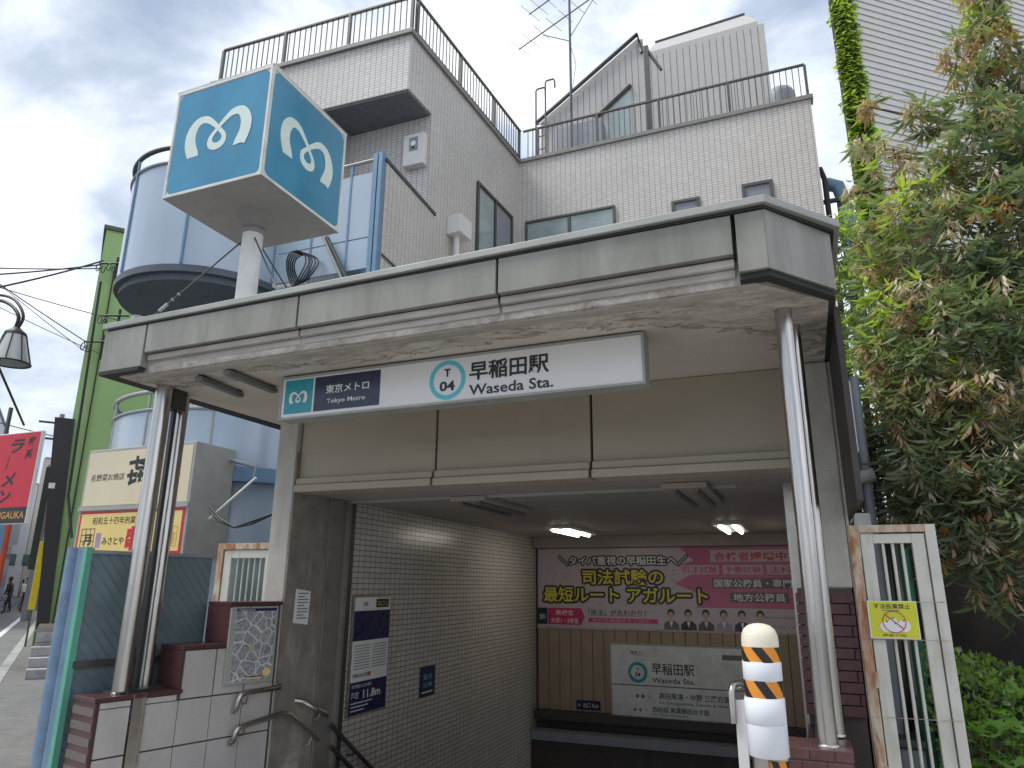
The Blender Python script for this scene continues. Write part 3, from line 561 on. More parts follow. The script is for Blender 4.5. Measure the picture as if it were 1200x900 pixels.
# ================= STATION SIGN =================
sg = thing('station_name_sign', 'long white backlit station name sign hung under the canopy', 'sign', (-2.1, 3.9, 2.62))
a0 = at(328, 442, 'Y', 3.96); a1 = at(752, 387, 'Y', 3.92); a2 = at(754, 446, 'Y', 3.92); a3 = at(326, 493, 'Y', 3.96)
uu = (a1-a0); Lg = (uu.length+(a2-a3).length)/2; GH = ((a0-a3).length+(a1-a2).length)/2; GF = frame(a3, uu.normalized())
GF = Matrix.Translation((0, 0, .0)) @ GF
MB(GF).box(0, Lg, 0, GH, -.13, -.004).build('case', 'cap', sg, bevel=.006); 
fb = MB(GF); fb.box(0, Lg, 0, .016, -.004, .006).box(0, Lg, GH-.016, GH, -.004, .006).box(0, .016, .016, GH-.016, -.004, .006).box(Lg-.016, Lg, .016, GH-.016, -.004, .006); fb.build('frame', 'cap', sg, bevel=.002)
sheet('signw', sg, GF, .017, .017, Lg-.017, GH-.017, -.001, name='face')
def gx(f): return f*Lg
sheet('teal', sg, GF, .04, .04, gx(.107), GH-.03, .001, name='teal_panel'); metro_logo('prw', sg, GF, (gx(.107)+.04)/2, GH*.5, .072, .002)
sheet('navy', sg, GF, gx(.113), .04, gx(.318), GH-.03, .001, name='navy_panel')
text('東京メトロ', 'prw', sg, GF, gx(.150), GH*.50, GH*.20, gx(.135), .01, z=.002); text('Tokyo Metro', 'prw', sg, GF, gx(.155), GH*.25, GH*.13, gx(.12), .006, z=.002)
ring('cyan', sg, GF, gx(.512), GH*.50, .102, .132, .001, 'line_ring'); text('T', 'ink', sg, GF, gx(.512), GH*.65, GH*.17, None, .03, 'C', .002); text('04', 'ink', sg, GF, gx(.512), GH*.37, GH*.21, .11, .03, 'C', .002)
text('早稲田駅', 'ink', sg, GF, gx(.572), GH*.42, GH*.40, gx(.205), .022, z=.002); text('Waseda Sta.', 'ink', sg, GF, gx(.572), GH*.12, GH*.22, gx(.215), .016, z=.002)
for x in (.2, Lg-.2): MB(GF).box(x-.015, x+.015, GH, GH+.05, -.09, -.05).build('hanger', 'steel', sg)
# soffit tube fittings
for (p, r_, lb) in (((232, 446), (282, 466), 'left'), ((265, 439), (322, 461), 'right')):
    a = at(*p, 'Z', 2.9); b_ = at(*r_, 'Z', 2.9); o = thing('soffit_light', lb+' grey tube fitting of the two under the canopy', 'light fitting', (a.x, a.y, 2.9), 'tube fittings under the canopy')
    fr_ = frame((a.x, a.y, 2.9), (b_.x-a.x, b_.y-a.y, 0)); ll = (b_-a).length; MB(fr_).box(0, ll, -.0, .035, -.03, .03).build('housing', pm('fitting_grey', (.16, .16, .15), .5), o, bevel=.006)
    for x in (.02, ll-.06): MB(fr_).box(x, x+.04, .035, .06, -.02, .02).build('mount', 'steel', o)
# ================= COLUMNS =================
def column(bx, by, r, z0, lab, grp, z1=TZ-.0, ring_=True):
    o = thing('steel_column', lab, 'column', (bx, by, z0), grp)
    MB().tube([(bx, by, z0+.0), (bx, by, z0+.6), (bx, by, z0+1.3), (bx, by, z1)], r, 28).build('shaft', 'chrome', o)
    if ring_: MB().lathe([(r+.006, 0), (r+.006, .008), (r+.001, .012)], (bx, by, z0), 24).build('base_ring', 'chromed', o); return o
column(-4.425, 3.86, .060, .775, 'thick left stainless column on the stepped wall cap, nearest the street', 'stainless columns holding the canopy')
column(-4.50, 4.12, .046, .775, 'thinner stainless column just behind the thick left one', 'stainless columns holding the canopy')
o = thing('column_bracket', 'dark square post between the two left columns', 'post', (-4.44, 3.99, .77)); MB().box(-4.46, -4.43, 3.98, 4.01, .775, TZ).build('post', 'steel', o); MB().box(-4.50, -4.40, 3.93, 4.06, TZ-.16, TZ-.002).build('bracket', 'steel', o); MB().box(-4.52, -4.36, 3.80, 4.18, .772, .79).build('base_plate', 'steel', o)
column(.012, 3.88, .045, .80, 'front polished column on the brick plinth at right', 'stainless columns holding the canopy')
column(.055, 4.16, .040, .80, 'rear polished column tucked behind the right front one', 'stainless columns holding the canopy')
# ================= CUBE SIGN =================
cu = thing('cube_sign', 'blue and white cube sign with metro emblem on a pole above the canopy', 'cube sign', (-3.8, 3.93, 3.37))
CX, CY, CS, CZ = -3.80, 3.92, .465, 4.30
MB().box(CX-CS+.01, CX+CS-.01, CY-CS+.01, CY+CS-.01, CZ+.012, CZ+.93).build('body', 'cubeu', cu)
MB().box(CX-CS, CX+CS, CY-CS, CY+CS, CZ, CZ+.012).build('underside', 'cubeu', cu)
MB().box(CX-CS-.006, CX+CS+.006, CY-CS-.006, CY+CS+.006, CZ+.93, CZ+.945).build('lid', 'chromed', cu)
def rr(x0, y0, x1, y1, r, k=6):
    P = []
    for cx_, cy_, a in ((x1-r, y1-r, 0), (x0+r, y1-r, pi/2), (x0+r, y0+r, pi), (x1-r, y0+r, 1.5*pi)):
        P += [(cx_+r*cos(a+pi/2*j/k), cy_+r*sin(a+pi/2*j/k)) for j in range(k+1)]
    return P
for F_ in (frame((CX-CS, CY-CS, CZ), (1, 0, 0)), frame((CX+CS, CY-CS, CZ), (0, 1, 0)), frame((CX+CS, CY+CS, CZ), (-1, 0, 0)), frame((CX-CS, CY+CS, CZ), (0, -1, 0))):
    fb = MB(F_); w_ = 2*CS; fb.box(0, w_, .0, .022, -.004, .006).box(0, w_, .908, .93, -.004, .006).box(0, .02, .022, .908, -.004, .006).box(w_-.02, w_, .022, .908, -.004, .006); fb.build('face_frame', 'cubef', cu, bevel=.002)
    sheet('cubef', cu, F_, .02, .022, w_-.02, .908, -.001, name='face'); poly('cubeblue', cu, F_, rr(.026, .028, w_-.026, .902, .05), .001, 'blue_field'); metro_logo('cubelogo', cu, F_, w_/2, .485, .285, .002)
MB().tube([(CX, CY+.01, 3.37), (CX, CY+.01, CZ)], .078, 24).build('pole', 'white', cu); MB().lathe([(.078, -.16), (.095, -.155), (.095, -.12), (.083, -.115), (.083, -.08), (.1, -.075), (.1, -.04), (.14, 0)], (CX, CY+.01, CZ), 24).build('collar', 'cubeu', cu)
MB().lathe([(.16, 0), (.16, .015), (.085, .02)], (CX, CY+.01, 3.376), 20).build('base_flange', 'cap', cu)
gr = 'stay cables of the cube sign'
for k, (p, lb) in enumerate((((-4.42, 3.62, 3.40), 'left stay cable with turnbuckle running down to the canopy corner'), ((-3.15, 3.55, 3.40), 'right stay cable from the cube pole to the canopy edge'), ((-3.55, 4.6, 3.39), 'rear stay cable behind the cube pole'))):
    o = thing('stay_cable', lb, 'cable', p, gr); a = Vector(p); b_ = Vector((CX, CY, CZ-.14)); MB().tube([a, b_], .006, 6).build('wire', 'steel', o)
    if k == 0:
        for f in (.1, .22, .28): q = a.lerp(b_, f); MB().tube([q, a.lerp(b_, f+(.08 if f == .1 else .012))], .013, 8).build('turnbuckle', 'cap', o)
    MB().lathe([(.02, 0), (.02, .03), (0, .035)], (a.x, a.y, a.z-.02), 8).build('anchor', 'cap', o)
# ================= HOUSE (tiled) =================
hs = thing('tiled_house', 'beige tiled house with roof terraces behind the canopy', 'house', (-3, 14, 0))
HZ = 10.6
MB().box(-5.13, .93, 13.0, 20, 0, HZ).build('main_wall', 'hat', hs)
MB().prism([(-9.6, 8.5), (-5.43, 8.69), (-5.128, 13.0), (-5.128, 20), (-9.6, 20)], 9.5, HZ).build('upper_wall', 'hat', hs)
MB().prism([(-9.6, 8.5), (-7.1, 8.61), (-7.1, 9.42), (-5.379, 9.42), (-5.129, 13.0), (-5.129, 20), (-9.6, 20)], 0, 9.498).build('lower_wall', 'hat', hs)
MB().prism([(-7.05, 8.64), (-5.46, 8.72), (-5.41, 9.41), (-7.05, 9.41)], 9.46, 9.497).build('overhang_soffit', 'ovh', hs)
MB().prism([(-9.66, 8.44), (-5.38, 8.635), (-5.075, 12.95), (.98, 12.95), (.98, 13.2), (-5.3, 13.2), (-5.6, 8.9), (-9.66, 8.7)], HZ, HZ+.09).build('coping', pm('coping_grey', (.21, .205, .19), .5), hs, bevel=.006)
def railing(p0, p1, zb, h, label, post_at, sp_=.115):
    p0 = Vector(p0); p1 = Vector(p1); d = (p1-p0); Ln = d.length; d.normalize(); rz = math.atan2(d.y, d.x)
    o = thing('roof_railing', label, 'railing', (p0.x, p0.y, zb), 'bronze railings round the roof terraces')
    R4 = Matrix.Translation((p0.x, p0.y, 0)) @ Matrix.Rotation(rz, 4, 'Z')
    MB(R4).box(0, Ln, -.025, .025, zb+h-.04, zb+h).build('top_rail', 'rail', o, bevel=.004); MB(R4).box(0, Ln, -.015, .015, zb+.07, zb+.10).build('bottom_rail', 'rail', o)
    bb = MB().box(-.008, .008, -.008, .008, 0, h-.14).build('baluster', 'rail', o); me = bb.data; bpy.data.objects.remove(bb)
    n = int(Ln/sp_)
    for k in range(1, n):
        x = k*Ln/n
        if min(abs(x-q*Ln) for q in post_at) < .05: continue
        place(me, o, R4 @ Matrix.Translation((x, 0, zb+.10)), 'baluster')
    for q in post_at: MB(R4).box(q*Ln-.025, q*Ln+.025, -.028, .028, zb, zb+h-.0405).build('post', 'rail', o)
railing((-9.55, 8.57), (-5.47, 8.76), HZ+.09, .80, 'railing along the front of the left upper terrace', (0, .35, .69, 1)); railing((-5.43, 8.80), (-5.12, 13.05), HZ+.09, .80, 'railing running back along the side of the upper terrace', (.012, .37, .70, .985))
railing((-5.06, 13.08), (.90, 13.08), HZ+.03, .86, 'railing along the front of the right terrace below the gabled roof room', (.06, .29, .517, .755, 1))
def window(parent, pts_fr, w, h, mullions=(), glass='win', fw=.05, name='window', dep=.05, sash=None):
    fr_ = pts_fr; f = MB(fr_).box(0, w, 0, fw, 0, dep).box(0, w, h-fw, h, 0, dep).box(0, fw, fw, h-fw, 0, dep).box(w-fw, w, fw, h-fw, 0, dep)
    for m_ in mullions: f.box(m_*w-fw/2, m_*w+fw/2, fw, h-fw, 0, dep-.01)
    fo = f.build(name, 'rail', parent, bevel=.003); ed = [0]+list(mullions)+[1]
    for i in range(len(ed)-1): MB(fr_).box(ed[i]*w+fw*.8, ed[i+1]*w-fw*.8, fw*.8, h-fw*.8, .004, .012).build('pane', glass if not sash else sash[i], fo)
    return fo
a = at(616, 275, 'Y', 12.999); b_ = at(721, 241, 'Y', 12.999); window(hs, FY(12.999, a.x, 7.9), b_.x-a.x, b_.z-7.9, (.5,), 'winl')
for (x0, x1, yt) in ((787, 820, 231), (869, 905, 211)): a = at(x0, yt+8, 'Y', 12.999); b_ = at(x1, yt, 'Y', 12.999); window(hs, FY(12.999, a.x, b_.z-.55), b_.x-a.x, .55, (), 'greybox', .06)
# side wall frame
SD = Vector((-5.13+5.43, 13-8.69, 0)).normalized()
def side(y): return -5.43+(y-8.69)*(.3/4.31)
wa = at(558, 217, 'X', -5.27); wb = at(598, 250, 'X', -5.18); wy0 = wa.y; wy1 = wb.y; wt = (wa.z+wb.z)/2
window(hs, frame((side(wy0)+.001, wy0, wt-1.9), SD), wy1-wy0, 1.9, (.5,), 'win', .06, sash=['winl', 'greybox'])
MB(frame((side(10.05), 10.05, 7.45), SD)).box(0, .42, 0, .36, 0, .28).build('duct_box', 'whitebox', hs, bevel=.01); MB().tube([(side(10.2)+.12, 10.2, 3), (side(10.2)+.12, 10.2, 7.46)], .055, 12).build('duct_pipe', 'whitebox', hs)
for z in (5.2, 6.6): MB().tube([(side(10.2)+.0, 10.2, z), (side(10.2)+.12, 10.2, z)], .07, 8).build('pipe_clip', 'whitebox', hs)
# meter box on the recessed wall
ma = at(478, 165, 'Y', 9.42); mb_ = at(500, 195, 'Y', 9.42); mbx = thing('meter_box', 'white meter box with dark window on the tiled wall under the overhang', 'meter box', (ma.x, 9.4, mb_.z))
MF = FY(9.419, ma.x, mb_.z); w_ = mb_.x-ma.x; h_ = ma.z-mb_.z; MB(MF).box(0, w_, 0, h_, 0, .14).build('case', 'whitebox', mbx, bevel=.012); MB(MF).box(w_*.3, w_*.72, h_*.45, h_*.88, .14, .15).build('meter_window', 'greybox', mbx, bevel=.004); disc('prw', mbx, MF, w_*.5, h_*.68, w_*.13, None, .152); sheet('ink', mbx, MF, w_*.42, h_*.5, w_*.58, h_*.58, .152)
# recessed opening and balcony parapet at the lower level
MB().box(-7.0, -5.95, 9.36, 9.419, 6.3, 8.25).build('balcony_door', 'win', hs); MB().box(-7.05, -5.9, 9.37, 9.415, 8.25, 8.33).build('door_head', 'rail', hs)
MB().extr([(-5.08, 7.66, 5.55), (-5.22, 9.41, 5.55), (-5.22, 9.41, 7.44), (-5.08, 7.66, 7.38)], (-.14, 0, 0)).build('balcony_parapet', 'hat', hs)
MB().extr([(-5.06, 7.64, 7.385), (-5.20, 9.41, 7.445), (-5.20, 9.41, 7.50), (-5.06, 7.64, 7.44)], (-.18, 0, 0)).build('parapet_coping', 'rail', hs)
MB().extr([(-5.07, 7.66, 5.9), (-5.215, 9.41, 5.9), (-5.215, 9.41, 5.93), (-5.07, 7.66, 5.93)], (.012, 0, 0)).build('drip_edge', 'rail', hs)
# roof room behind the right terrace
RY = 14.2
P = [at(a, b, 'Y', RY) for a, b in ((632, 230), (634, 143), (748, 44), (753, 66), (888, 27), (905, 160))]
P[0].z = HZ-.2; P[-1].z = HZ-.2
rb = MB().extr([P[0], P[1], P[2], P[3], P[4], P[5]][::-1], (0, 4.5, 0)).build('roof_room', 'roofs', hs)
sv_ = MB(); random.seed(1)
xx = P[1].x+.05
while xx < P[4].x:
    if xx < P[2].x: zt = P[1].z+(P[2].z-P[1].z)*(xx-P[1].x)/(P[2].x-P[1].x)
    else: zt = P[3].z+(P[4].z-P[3].z)*(xx-P[3].x)/(P[4].x-P[3].x)
    MB().box(xx+.008, xx+.142, RY-.02, RY-.001, HZ, zt-.06).build('siding_board', 'roofs', rb); xx += .15
MB().tube([P[1]+Vector((-.1, -.1, -.08)), P[2]+Vector((0, -.1, .02)), P[3]+Vector((0, -.1, .03))], .05, 6).build('verge', 'rail', rb)
tp = [P[3]+Vector((.05, .0, .0)), P[4], at(873, 20, 'Y', 15.6), at(768, 53, 'Y', 15.6)]
MB().extr(tp, (0, 0, .06)).build('roof_sheet', 'roofs', rb); MB().tube([tp[3]+Vector((0, 0, .08)), tp[2]+Vector((0, 0, .08))], .045, 6).build('ridge_rail', 'rail', rb)
w0 = at(712, 125, 'Y', RY-.03); w1 = at(742, 165, 'Y', RY-.03); MB().extr([(w0.x, RY-.03, w1.z), (w1.x, RY-.03, w1.z), (w1.x, RY-.03, w0.z+.35), (w0.x, RY-.03, w0.z)], (0, .005, 0)).build('window', 'winl', rb)
MB().tube([(w0.x-.3, RY-.06, w0.z-.25), (w1.x, RY-.06, w0.z+.42)], .06, 6).build('window_head', 'rail', rb)
q0 = at(652, 150, 'Y', RY-.5); q1 = at(706, 185, 'Y', RY-.5); MB().box(q0.x, q1.x, RY-.5, RY-.1, HZ, q0.z).build('store_box', 'greybox', rb, bevel=.01)
c0 = at(757, 55, 'Y', 13.3); MB().box(c0.x-.05, c0.x+.05, 13.25, 13.35, HZ, c0.z).build('tall_post', 'rail', hs); MB().tube([(c0.x, 13.3, c0.z-.05), at(775, 82, 'Y', 13.3)], .035, 6).build('post_arm', 'rail', hs)
c0 = at(914, 105, 'Y', 13.5); dm = thing('air_vent', 'round grey rooftop ventilator at the right end of the terrace', 'ventilator', (c0.x, 13.5, HZ)); MB().lathe([(.28, 0), (.28, .55), (.24, .66), (.12, .73), (0, .75)], (c0.x, 13.5, HZ), 16).build('hood', 'greybox', dm); MB().lathe([(.2, -.2), (.2, .02), (.28, .02)], (c0.x, 13.5, HZ), 12).build('neck', 'rail', dm)
# antenna
an = thing('tv_antenna', 'tall rooftop television antenna mast with two sets of rods', 'antenna', (at(668, 185, 'Y', 13.6).x, 13.6, HZ)); m0 = at(668, 190, 'Y', 13.6); m1 = at(666, -60, 'Y', 13.6)
MB().tube([(m1.x, 13.6, HZ), (m1.x, 13.6, m1.z)], .03, 8).build('mast', 'steel', an)
def yagi(c, d, n, L0, sp2, name='boom'):
    c = Vector(c); d = Vector(d).normalized(); bo = MB().tube([c-d*L0/2, c+d*L0/2], .016, 6).build(name, 'steel', an); e = d.cross(Vector((0, 0, 1))).normalized()
    for k in range(n):
        p = c+d*(-L0/2+.05+k*(L0-.1)/(n-1)); ln = sp2*(1-.35*k/(n-1)); MB().tube([p-e*ln, p+e*ln], .006, 5).build('rod', 'steel', bo)
za = at(667, 17, 'Y', 13.6).z; ya = at(608, 58, 'Z', za); yb = at(694, -3, 'Z', za); yd = yb-ya; yagi((ya+yb)/2, yd, 7, yd.length, .36)
za = at(667, -18, 'Y', 13.6).z; ya = at(620, 17, 'Z', za); yb = at(712, -50, 'Z', za); yd = yb-ya; yagi((ya+yb)/2, yd, 9, yd.length, .36)
MB().tube([at(667, 48, 'Y', 13.6), at(636, 41, 'Y', 13.3)], .01, 5).build('brace', 'steel', an); MB().tube([at(669, 42, 'Y', 13.6), at(697, -4, 'Y', 13.9)], .01, 5).build('brace', 'steel', an)
MB().tube([at(669, 55, 'Y', 13.58), at(675, 75, 'Y', 13.5), at(672, 95, 'Y', 13.55), at(668, 130, 'Y', 13.58)], .006, 5).build('lead', 'cable', an)
ld = thing('roof_ladder', 'hooped steel ladder standing beside the antenna', 'ladder', (-4.9, 13.9, HZ))
for (xa, ya_, xb) in ((628, 105, 639), (639, 95, 650)):
    p = at(xa, ya_, 'Y', 13.9); q = at(xb, ya_+5, 'Y', 13.9); MB().tube([(p.x, 13.9, HZ), (p.x, 13.9, p.z-.05), (p.x+.03, 13.9, p.z), (q.x-.03, 13.9, p.z), (q.x, 13.9, p.z-.08), (q.x, 13.9, p.z-.25)], .022, 8).build('rail', 'steel', ld)
for k in range(5): p = at(628, 105, 'Y', 13.9); q = at(639, 95, 'Y', 13.9); MB().tube([(p.x, 13.9, HZ+.2+k*.35), (q.x, 13.9, HZ+.2+k*.35)], .014, 6).build('rung', 'steel', ld)
# pipes at the right edge of the house
pp = thing('drain_pipes', 'black drainpipes and grey duct on the right side of the tiled house', 'pipes', (1.1, 13.4, 0))
MB().tube([(1.02, 13.3, 5), (1.02, 13.3, 9.0), (.96, 13.3, 9.25)], .05, 8).build('black_pipe', 'cable', pp); MB().tube([(1.32, 13.5, 5), (1.32, 13.5, 8.6), (1.25, 13.5, 8.9), (1.05, 13.5, 9.0)], .13, 12).build('grey_duct', 'bluesteel', pp)
for z in (7.2, 7.9, 8.5): MB().box(.94, 1.48, 13.28, 13.36, z, z+.06).build('pipe_bracket', 'cable', pp)
# ================= BLUE CURVED BALCONIES =================
bb = thing('blue_curved_building', 'neighbouring building with blue curved metal balconies on two floors', 'building', (-8.1, 7.7, 0))
DC = (-8.15, 7.72); DR = 1.30
def outline(r, y=7.6, xe=-5.12, n=78, a0=radians(75), a1=radians(-8)):
    P = []; s = a0+pi*2*0
    for k in range(n+1):
        a = radians(110)+(radians(353)-radians(110))*k/n; P.append((DC[0]+r*cos(a), DC[1]+r*sin(a)))
    return P
def strip(P, z0, z1, th, mat, name, parent, close=False):
    m = MB(); n = len(P); vs = []
    for x, y in P: vs += [(x, y, z0), (x, y, z1)]
    cx, cy = DC
    for x, y in P:
        d = Vector((cx-x, cy-y)); d = d.normalized()*th if d.length > 0 else d; vs += [(x+d.x, y+d.y, z0), (x+d.x, y+d.y, z1)]
    fs = []; o = 2*n
    for i in range(n-1):
        fs += [(2*i, 2*i+2, 2*i+3, 2*i+1), (o+2*i, o+2*i+1, o+2*i+3, o+2*i+2), (2*i+1, 2*i+3, o+2*i+3, o+2*i+1), (2*i, o+2*i, o+2*i+2, 2*i+2)]
    m.add(vs, fs, 0, True); o_ = m.build(name, mat, parent); es = o_.modifiers.new('edges', 'EDGE_SPLIT'); es.split_angle = radians(40); return o_
O = outline(DR)
def slabp(P, z0, z1, mat, name, extra): return MB().prism(P+extra, z0, z1).build(name, mat, bb)
slabp(outline(DR+.02), 5.60, 5.70, 'darkslab', 'balcony_slab', [(-6.9, 7.62), (-6.9, 9.3), (-8.7, 9.3)])
sl2 = slabp(outline(DR-.05), 5.50, 5.60, 'darkslab', 'slab_rim', [(-7.1, 7.7), (-7.1, 9.3), (-8.6, 9.3)])
# glass-like metal panels in separate bays
bays = [0, 15, 30, 45, 60, 78]
for i in range(5):
    strip(O[bays[i]:bays[i+1]+1], 5.70, 7.28, .03, 'bluep', 'balcony_panel', bb)
    x, y = O[bays[i+1]]; d = (Vector(DC)-Vector((x, y))).normalized()
    MB().tube([(x-d.x*.01, y-d.y*.01, 5.72), (x-d.x*.01, y-d.y*.01, 7.50)], .02, 6).build('panel_joint', 'bluesteel', bb)
MB().tube([(x, y, 7.30) for x, y in O], .03, 8).build('panel_top', 'greybox', bb); MB().tube([(x, y, 7.55) for x, y in O], .035, 8).build('hand_rail', 'rail', bb)
# straight run beside the drum to the blue post
for (xa, xb) in ((-6.85, -6.25), (-6.23, -5.63), (-5.61, -5.26)): MB().box(xa, xb, 7.60, 7.63, 6.2, 7.22).build('balcony_panel', 'bluep', bb); MB().box(xa, xb, 7.60, 7.63, 5.72, 6.18).build('balcony_panel', 'bluep', bb)
MB().tube([(-6.9, 7.6, 7.42), (-5.2, 7.6, 7.42)], .025, 8).build('hand_rail', 'cap', bb)
for x in (-6.24, -5.62): MB().box(x-.015, x+.015, 7.59, 7.64, 5.7, 7.42).build('panel_joint', 'bluesteel', bb)
MB().box(-6.9, -5.2, 7.57, 9.3, 5.48, 5.62).build('balcony_slab', 'bluesteel', bb); MB().box(-6.9, -5.2, 7.66, 9.3, 5.30, 5.48).build('slab_under', 'darkslab', bb)
for (xa, xb) in ((-5.24, -5.17), (-5.15, -5.09)): MB().box(xa, xb, 7.56, 7.66, 4.9, 7.5).build('blue_post', 'bluesteel', bb)
MB().box(-6.9, -5.25, 7.75, 7.85, 3.4, 5.30).build('wall', 'bluep', bb); MB().tube([at(383, 278, 'Y', 7.5), at(410, 335, 'Y', 7.5)], .03, 6).build('brace', 'steel', bb); MB().tube([at(372, 262, 'Y', 7.5), at(402, 330, 'Y', 7.5)], .02, 6).build('brace', 'cap', bb)
MB().box(-9.0, -5.4, 9.3, 9.45, 0, 5.4).build('back_wall', 'bluesteel', bb)
co = thing('cable_coil', 'loose coil of black cable hanging behind the canopy edge', 'cable', at(350, 318, 'Y', 7.4), None)
for k in range(5):
    c_ = at(346+k*3, 318, 'Y', 7.35+.03*k); pts = [(c_.x+(.15+.012*k)*cos(a*pi/8), c_.y+.05*sin(a*pi/4), c_.z+.05+(.27-.015*k)*sin(a*pi/8)) for a in range(16)]; MB().tube(pts, .012, 5, closed=True).build('cable_loop', 'cable', co)
# lower balcony
LC = Vector((-7.6, 8.15)); 
def lowp(r, n=90, a0=150, a1=330): return [(LC.x+r*cos(radians(a0+(a1-a0)*k/n)), LC.y+r*sin(radians(a0+(a1-a0)*k/n))) for k in range(n+1)]
LO = lowp(1.72); DC_s = DC; DC = (LC.x, LC.y)
for i in range(6): strip(LO[i*15:i*15+16], 2.9, 3.60, .03, 'bluep', 'balcony_panel', bb)
for i in range(6): x, y = LO[i*15]; MB().tube([(x, y, 2.9), (x, y, 3.85)], .018, 6).build('panel_joint', 'cap', bb)
MB().tube([(x, y, 3.62) for x, y in LO], .025, 8).build('panel_top', 'greybox', bb); MB().tube([(x, y, 3.86) for x, y in LO], .03, 8).build('hand_rail', 'cap', bb)
MB().prism(lowp(1.75)+[(-6.0, 9.2), (-9.0, 9.2)], 2.72, 2.9).build('balcony_slab', 'bluesteel', bb); strip(lowp(1.55), 0, 2.72, .05, 'bluep', 'drum_wall', bb)
DC = DC_s
for k in range(6): MB().box(-7.6+.3*k, -7.3+.3*k, 8.6, 9.28, 3.3+.2*k, 3.36+.2*k).build('stair_tread', 'darkslab', bb)
MB().tube([(-7.9, 8.55, 3.9), (-6.0, 8.55, 5.1)], .025, 6).build('stair_rail', 'cap', bb); MB().tube([(-7.9, 8.6, 3.4), (-6.0, 8.6, 4.6)], .05, 6).build('stringer', 'darkslab', bb)
MB().box(-5.62, -5.42, 6.6, 6.75, 0, 4.5).build('blue_post', 'bluesteel', bb); MB().box(-5.9, -5.7, 7.0, 7.15, 0, 2.6).build('drain_pipe', 'greybox', bb)
MB().tube([at(255, 535, 'Y', 6.7), at(300, 547, 'Y', 6.8), at(298, 560, 'Y', 6.8)], .025, 8).build('pipe', 'greybox', bb); MB().tube([at(245, 608, 'Y', 6.4), at(300, 560, 'Y', 6.4)], .015, 6).build('white_rod', 'white', bb)
o = thing('sagging_cable', 'thick dark cables sagging beside the sign box', 'cable', at(275, 612, 'Y', 6.3))
for k in range(2): MB().tube([at(246, 594+5*k, 'Y', 6.25), at(258, 608+3*k, 'Y', 6.2), at(275, 618, 'Y', 6.2), at(295, 614-3*k, 'Y', 6.2), at(325, 600, 'Y', 6.3)], .014, 6).build('cable_strand', 'cable', o)
# ================= SHOP SIGN BOX =================
sx = thing('shop_sign_box', 'grey sign box with cream and yellow restaurant panels above the fence', 'sign', (-7.3, 6.3, 1.8))
XF = frame((-8.26, 6.22, 1.80), (1.78, -.03, 0)); BW2 = 1.80; MB(XF).box(0, BW2, 0, 1.30, -.62, 0).build('case', 'signgrey', sx, bevel=.01)
sheet('signcream', sx, XF, .04, .60, BW2-.04, 1.26, .004, name='cream_panel'); sheet('red', sx, XF, .04, .02, BW2-.04, .53, .003, name='red_border'); sheet('signyel', sx, XF, .075, .05, BW2-.075, .50, .006, name='yellow_panel')
MB(XF).box(0, BW2, .54, .59, 0, .02).build('divider', 'signgrey', sx)
text('名野菜お焼店', 'ink', sx, XF, .12, .90, .085, .58, .005, z=.0055, shear=.1); text('㐂', 'ink', sx, XF, .74, .82, .36, .34, .03, z=.0055); text('久', 'ink', sx, XF, 1.08, .88, .28, .22, .02, z=.0055); text('ふ', 'ink', sx, XF, 1.36, .88, .28, .25, .02, z=.0055)
text('昭和五十四年創業', 'ink', sx, XF, .28, .37, .09, .72, .008, z=.007)
for (x0_, w2) in ((.12, .22), (1.48, .2)):
    c_ = 'ink' if x0_ < 1 else 'gold'
    for k in range(4): sheet(c_, sx, XF, x0_, .10+k*.073, x0_+w2, .108+k*.073, .0075); sheet(c_, sx, XF, x0_+k*w2/3-.004, .10, x0_+k*w2/3+.004, .327, .0078)
    text('月' if x0_ < 1 else '日', c_, sx, XF, x0_+.04, .13, .13, w2-.08, .02, z=.008)
sheet('purple', sx, XF, .38, .10, .46, .27, .0075); text('みさとや', 'ink', sx, XF, .49, .13, .09, .36, .02, z=.007); text('串', 'red', sx, XF, .88, .06, .28, .2, .09, z=.007)
# ================= FENCE (dark hatched panel, blue tubes) =================
fn = thing('mesh_fence', 'dark blue-grey corrugated panel fence left of the stepped wall', 'fence', (-4.6, 4.3, 0))
f0 = Vector((-4.76, 3.72)); f1 = Vector((-4.53, 4.66)); fd = (f1-f0).normalized(); FL = (f1-f0).length; FFm = frame((f0.x, f0.y, 0), (fd.x, fd.y, 0))
MB(FFm).box(0, FL, .0, 1.70, -.02, 0).build('panel', 'fencepl', fn)
dr = MB(FFm)   # diagonal ribs of the hatched sheet
xx = -1.3
while xx < FL:
    a, b = max(xx, 0), min(xx+1.36, FL)
    if b > a: dr.extr([(a, 1.69-(a-xx)*1.24, .0), (a+.012, 1.69-(a-xx)*1.24, .0), (b+.0, max(0, 1.69-(b-xx)*1.24), .0), (b-.012, max(0, 1.69-(b-xx)*1.24), .0)], (0, 0, .004))
    xx += .075
dr.build('diagonal_ribs', 'fencerib', fn, kind='stuff')
MB(FFm).box(0, FL, 1.70, 1.725, -.03, .015).build('top_rail', 'greybox', fn); MB(FFm).box(0, FL, .93, .975, 0, .02).build('mid_rail', 'rail', fn); MB(FFm).box(-.03, .012, 0, 1.74, -.035, .02).build('green_strip', 'greenstrip', fn)
bt = thing('blue_post', 'weathered blue steel tube post at the street end of the fence', 'post', (-4.95, 3.7, 0)); 
p_ = at(88, 642, 'Y', 3.85); MB().tube([(-4.965, 3.78, 0), (-4.965, 3.78, 1.745)], .066, 16).build('tube', 'bluetube', bt); MB().tube([(-4.865, 3.76, 0), (-4.865, 3.76, 1.745)], .042, 14).build('tube', 'bluetube', bt); MB().box(-4.83, -4.79, 3.70, 3.78, 0, 1.74).build('flange', 'bluetube', bt)
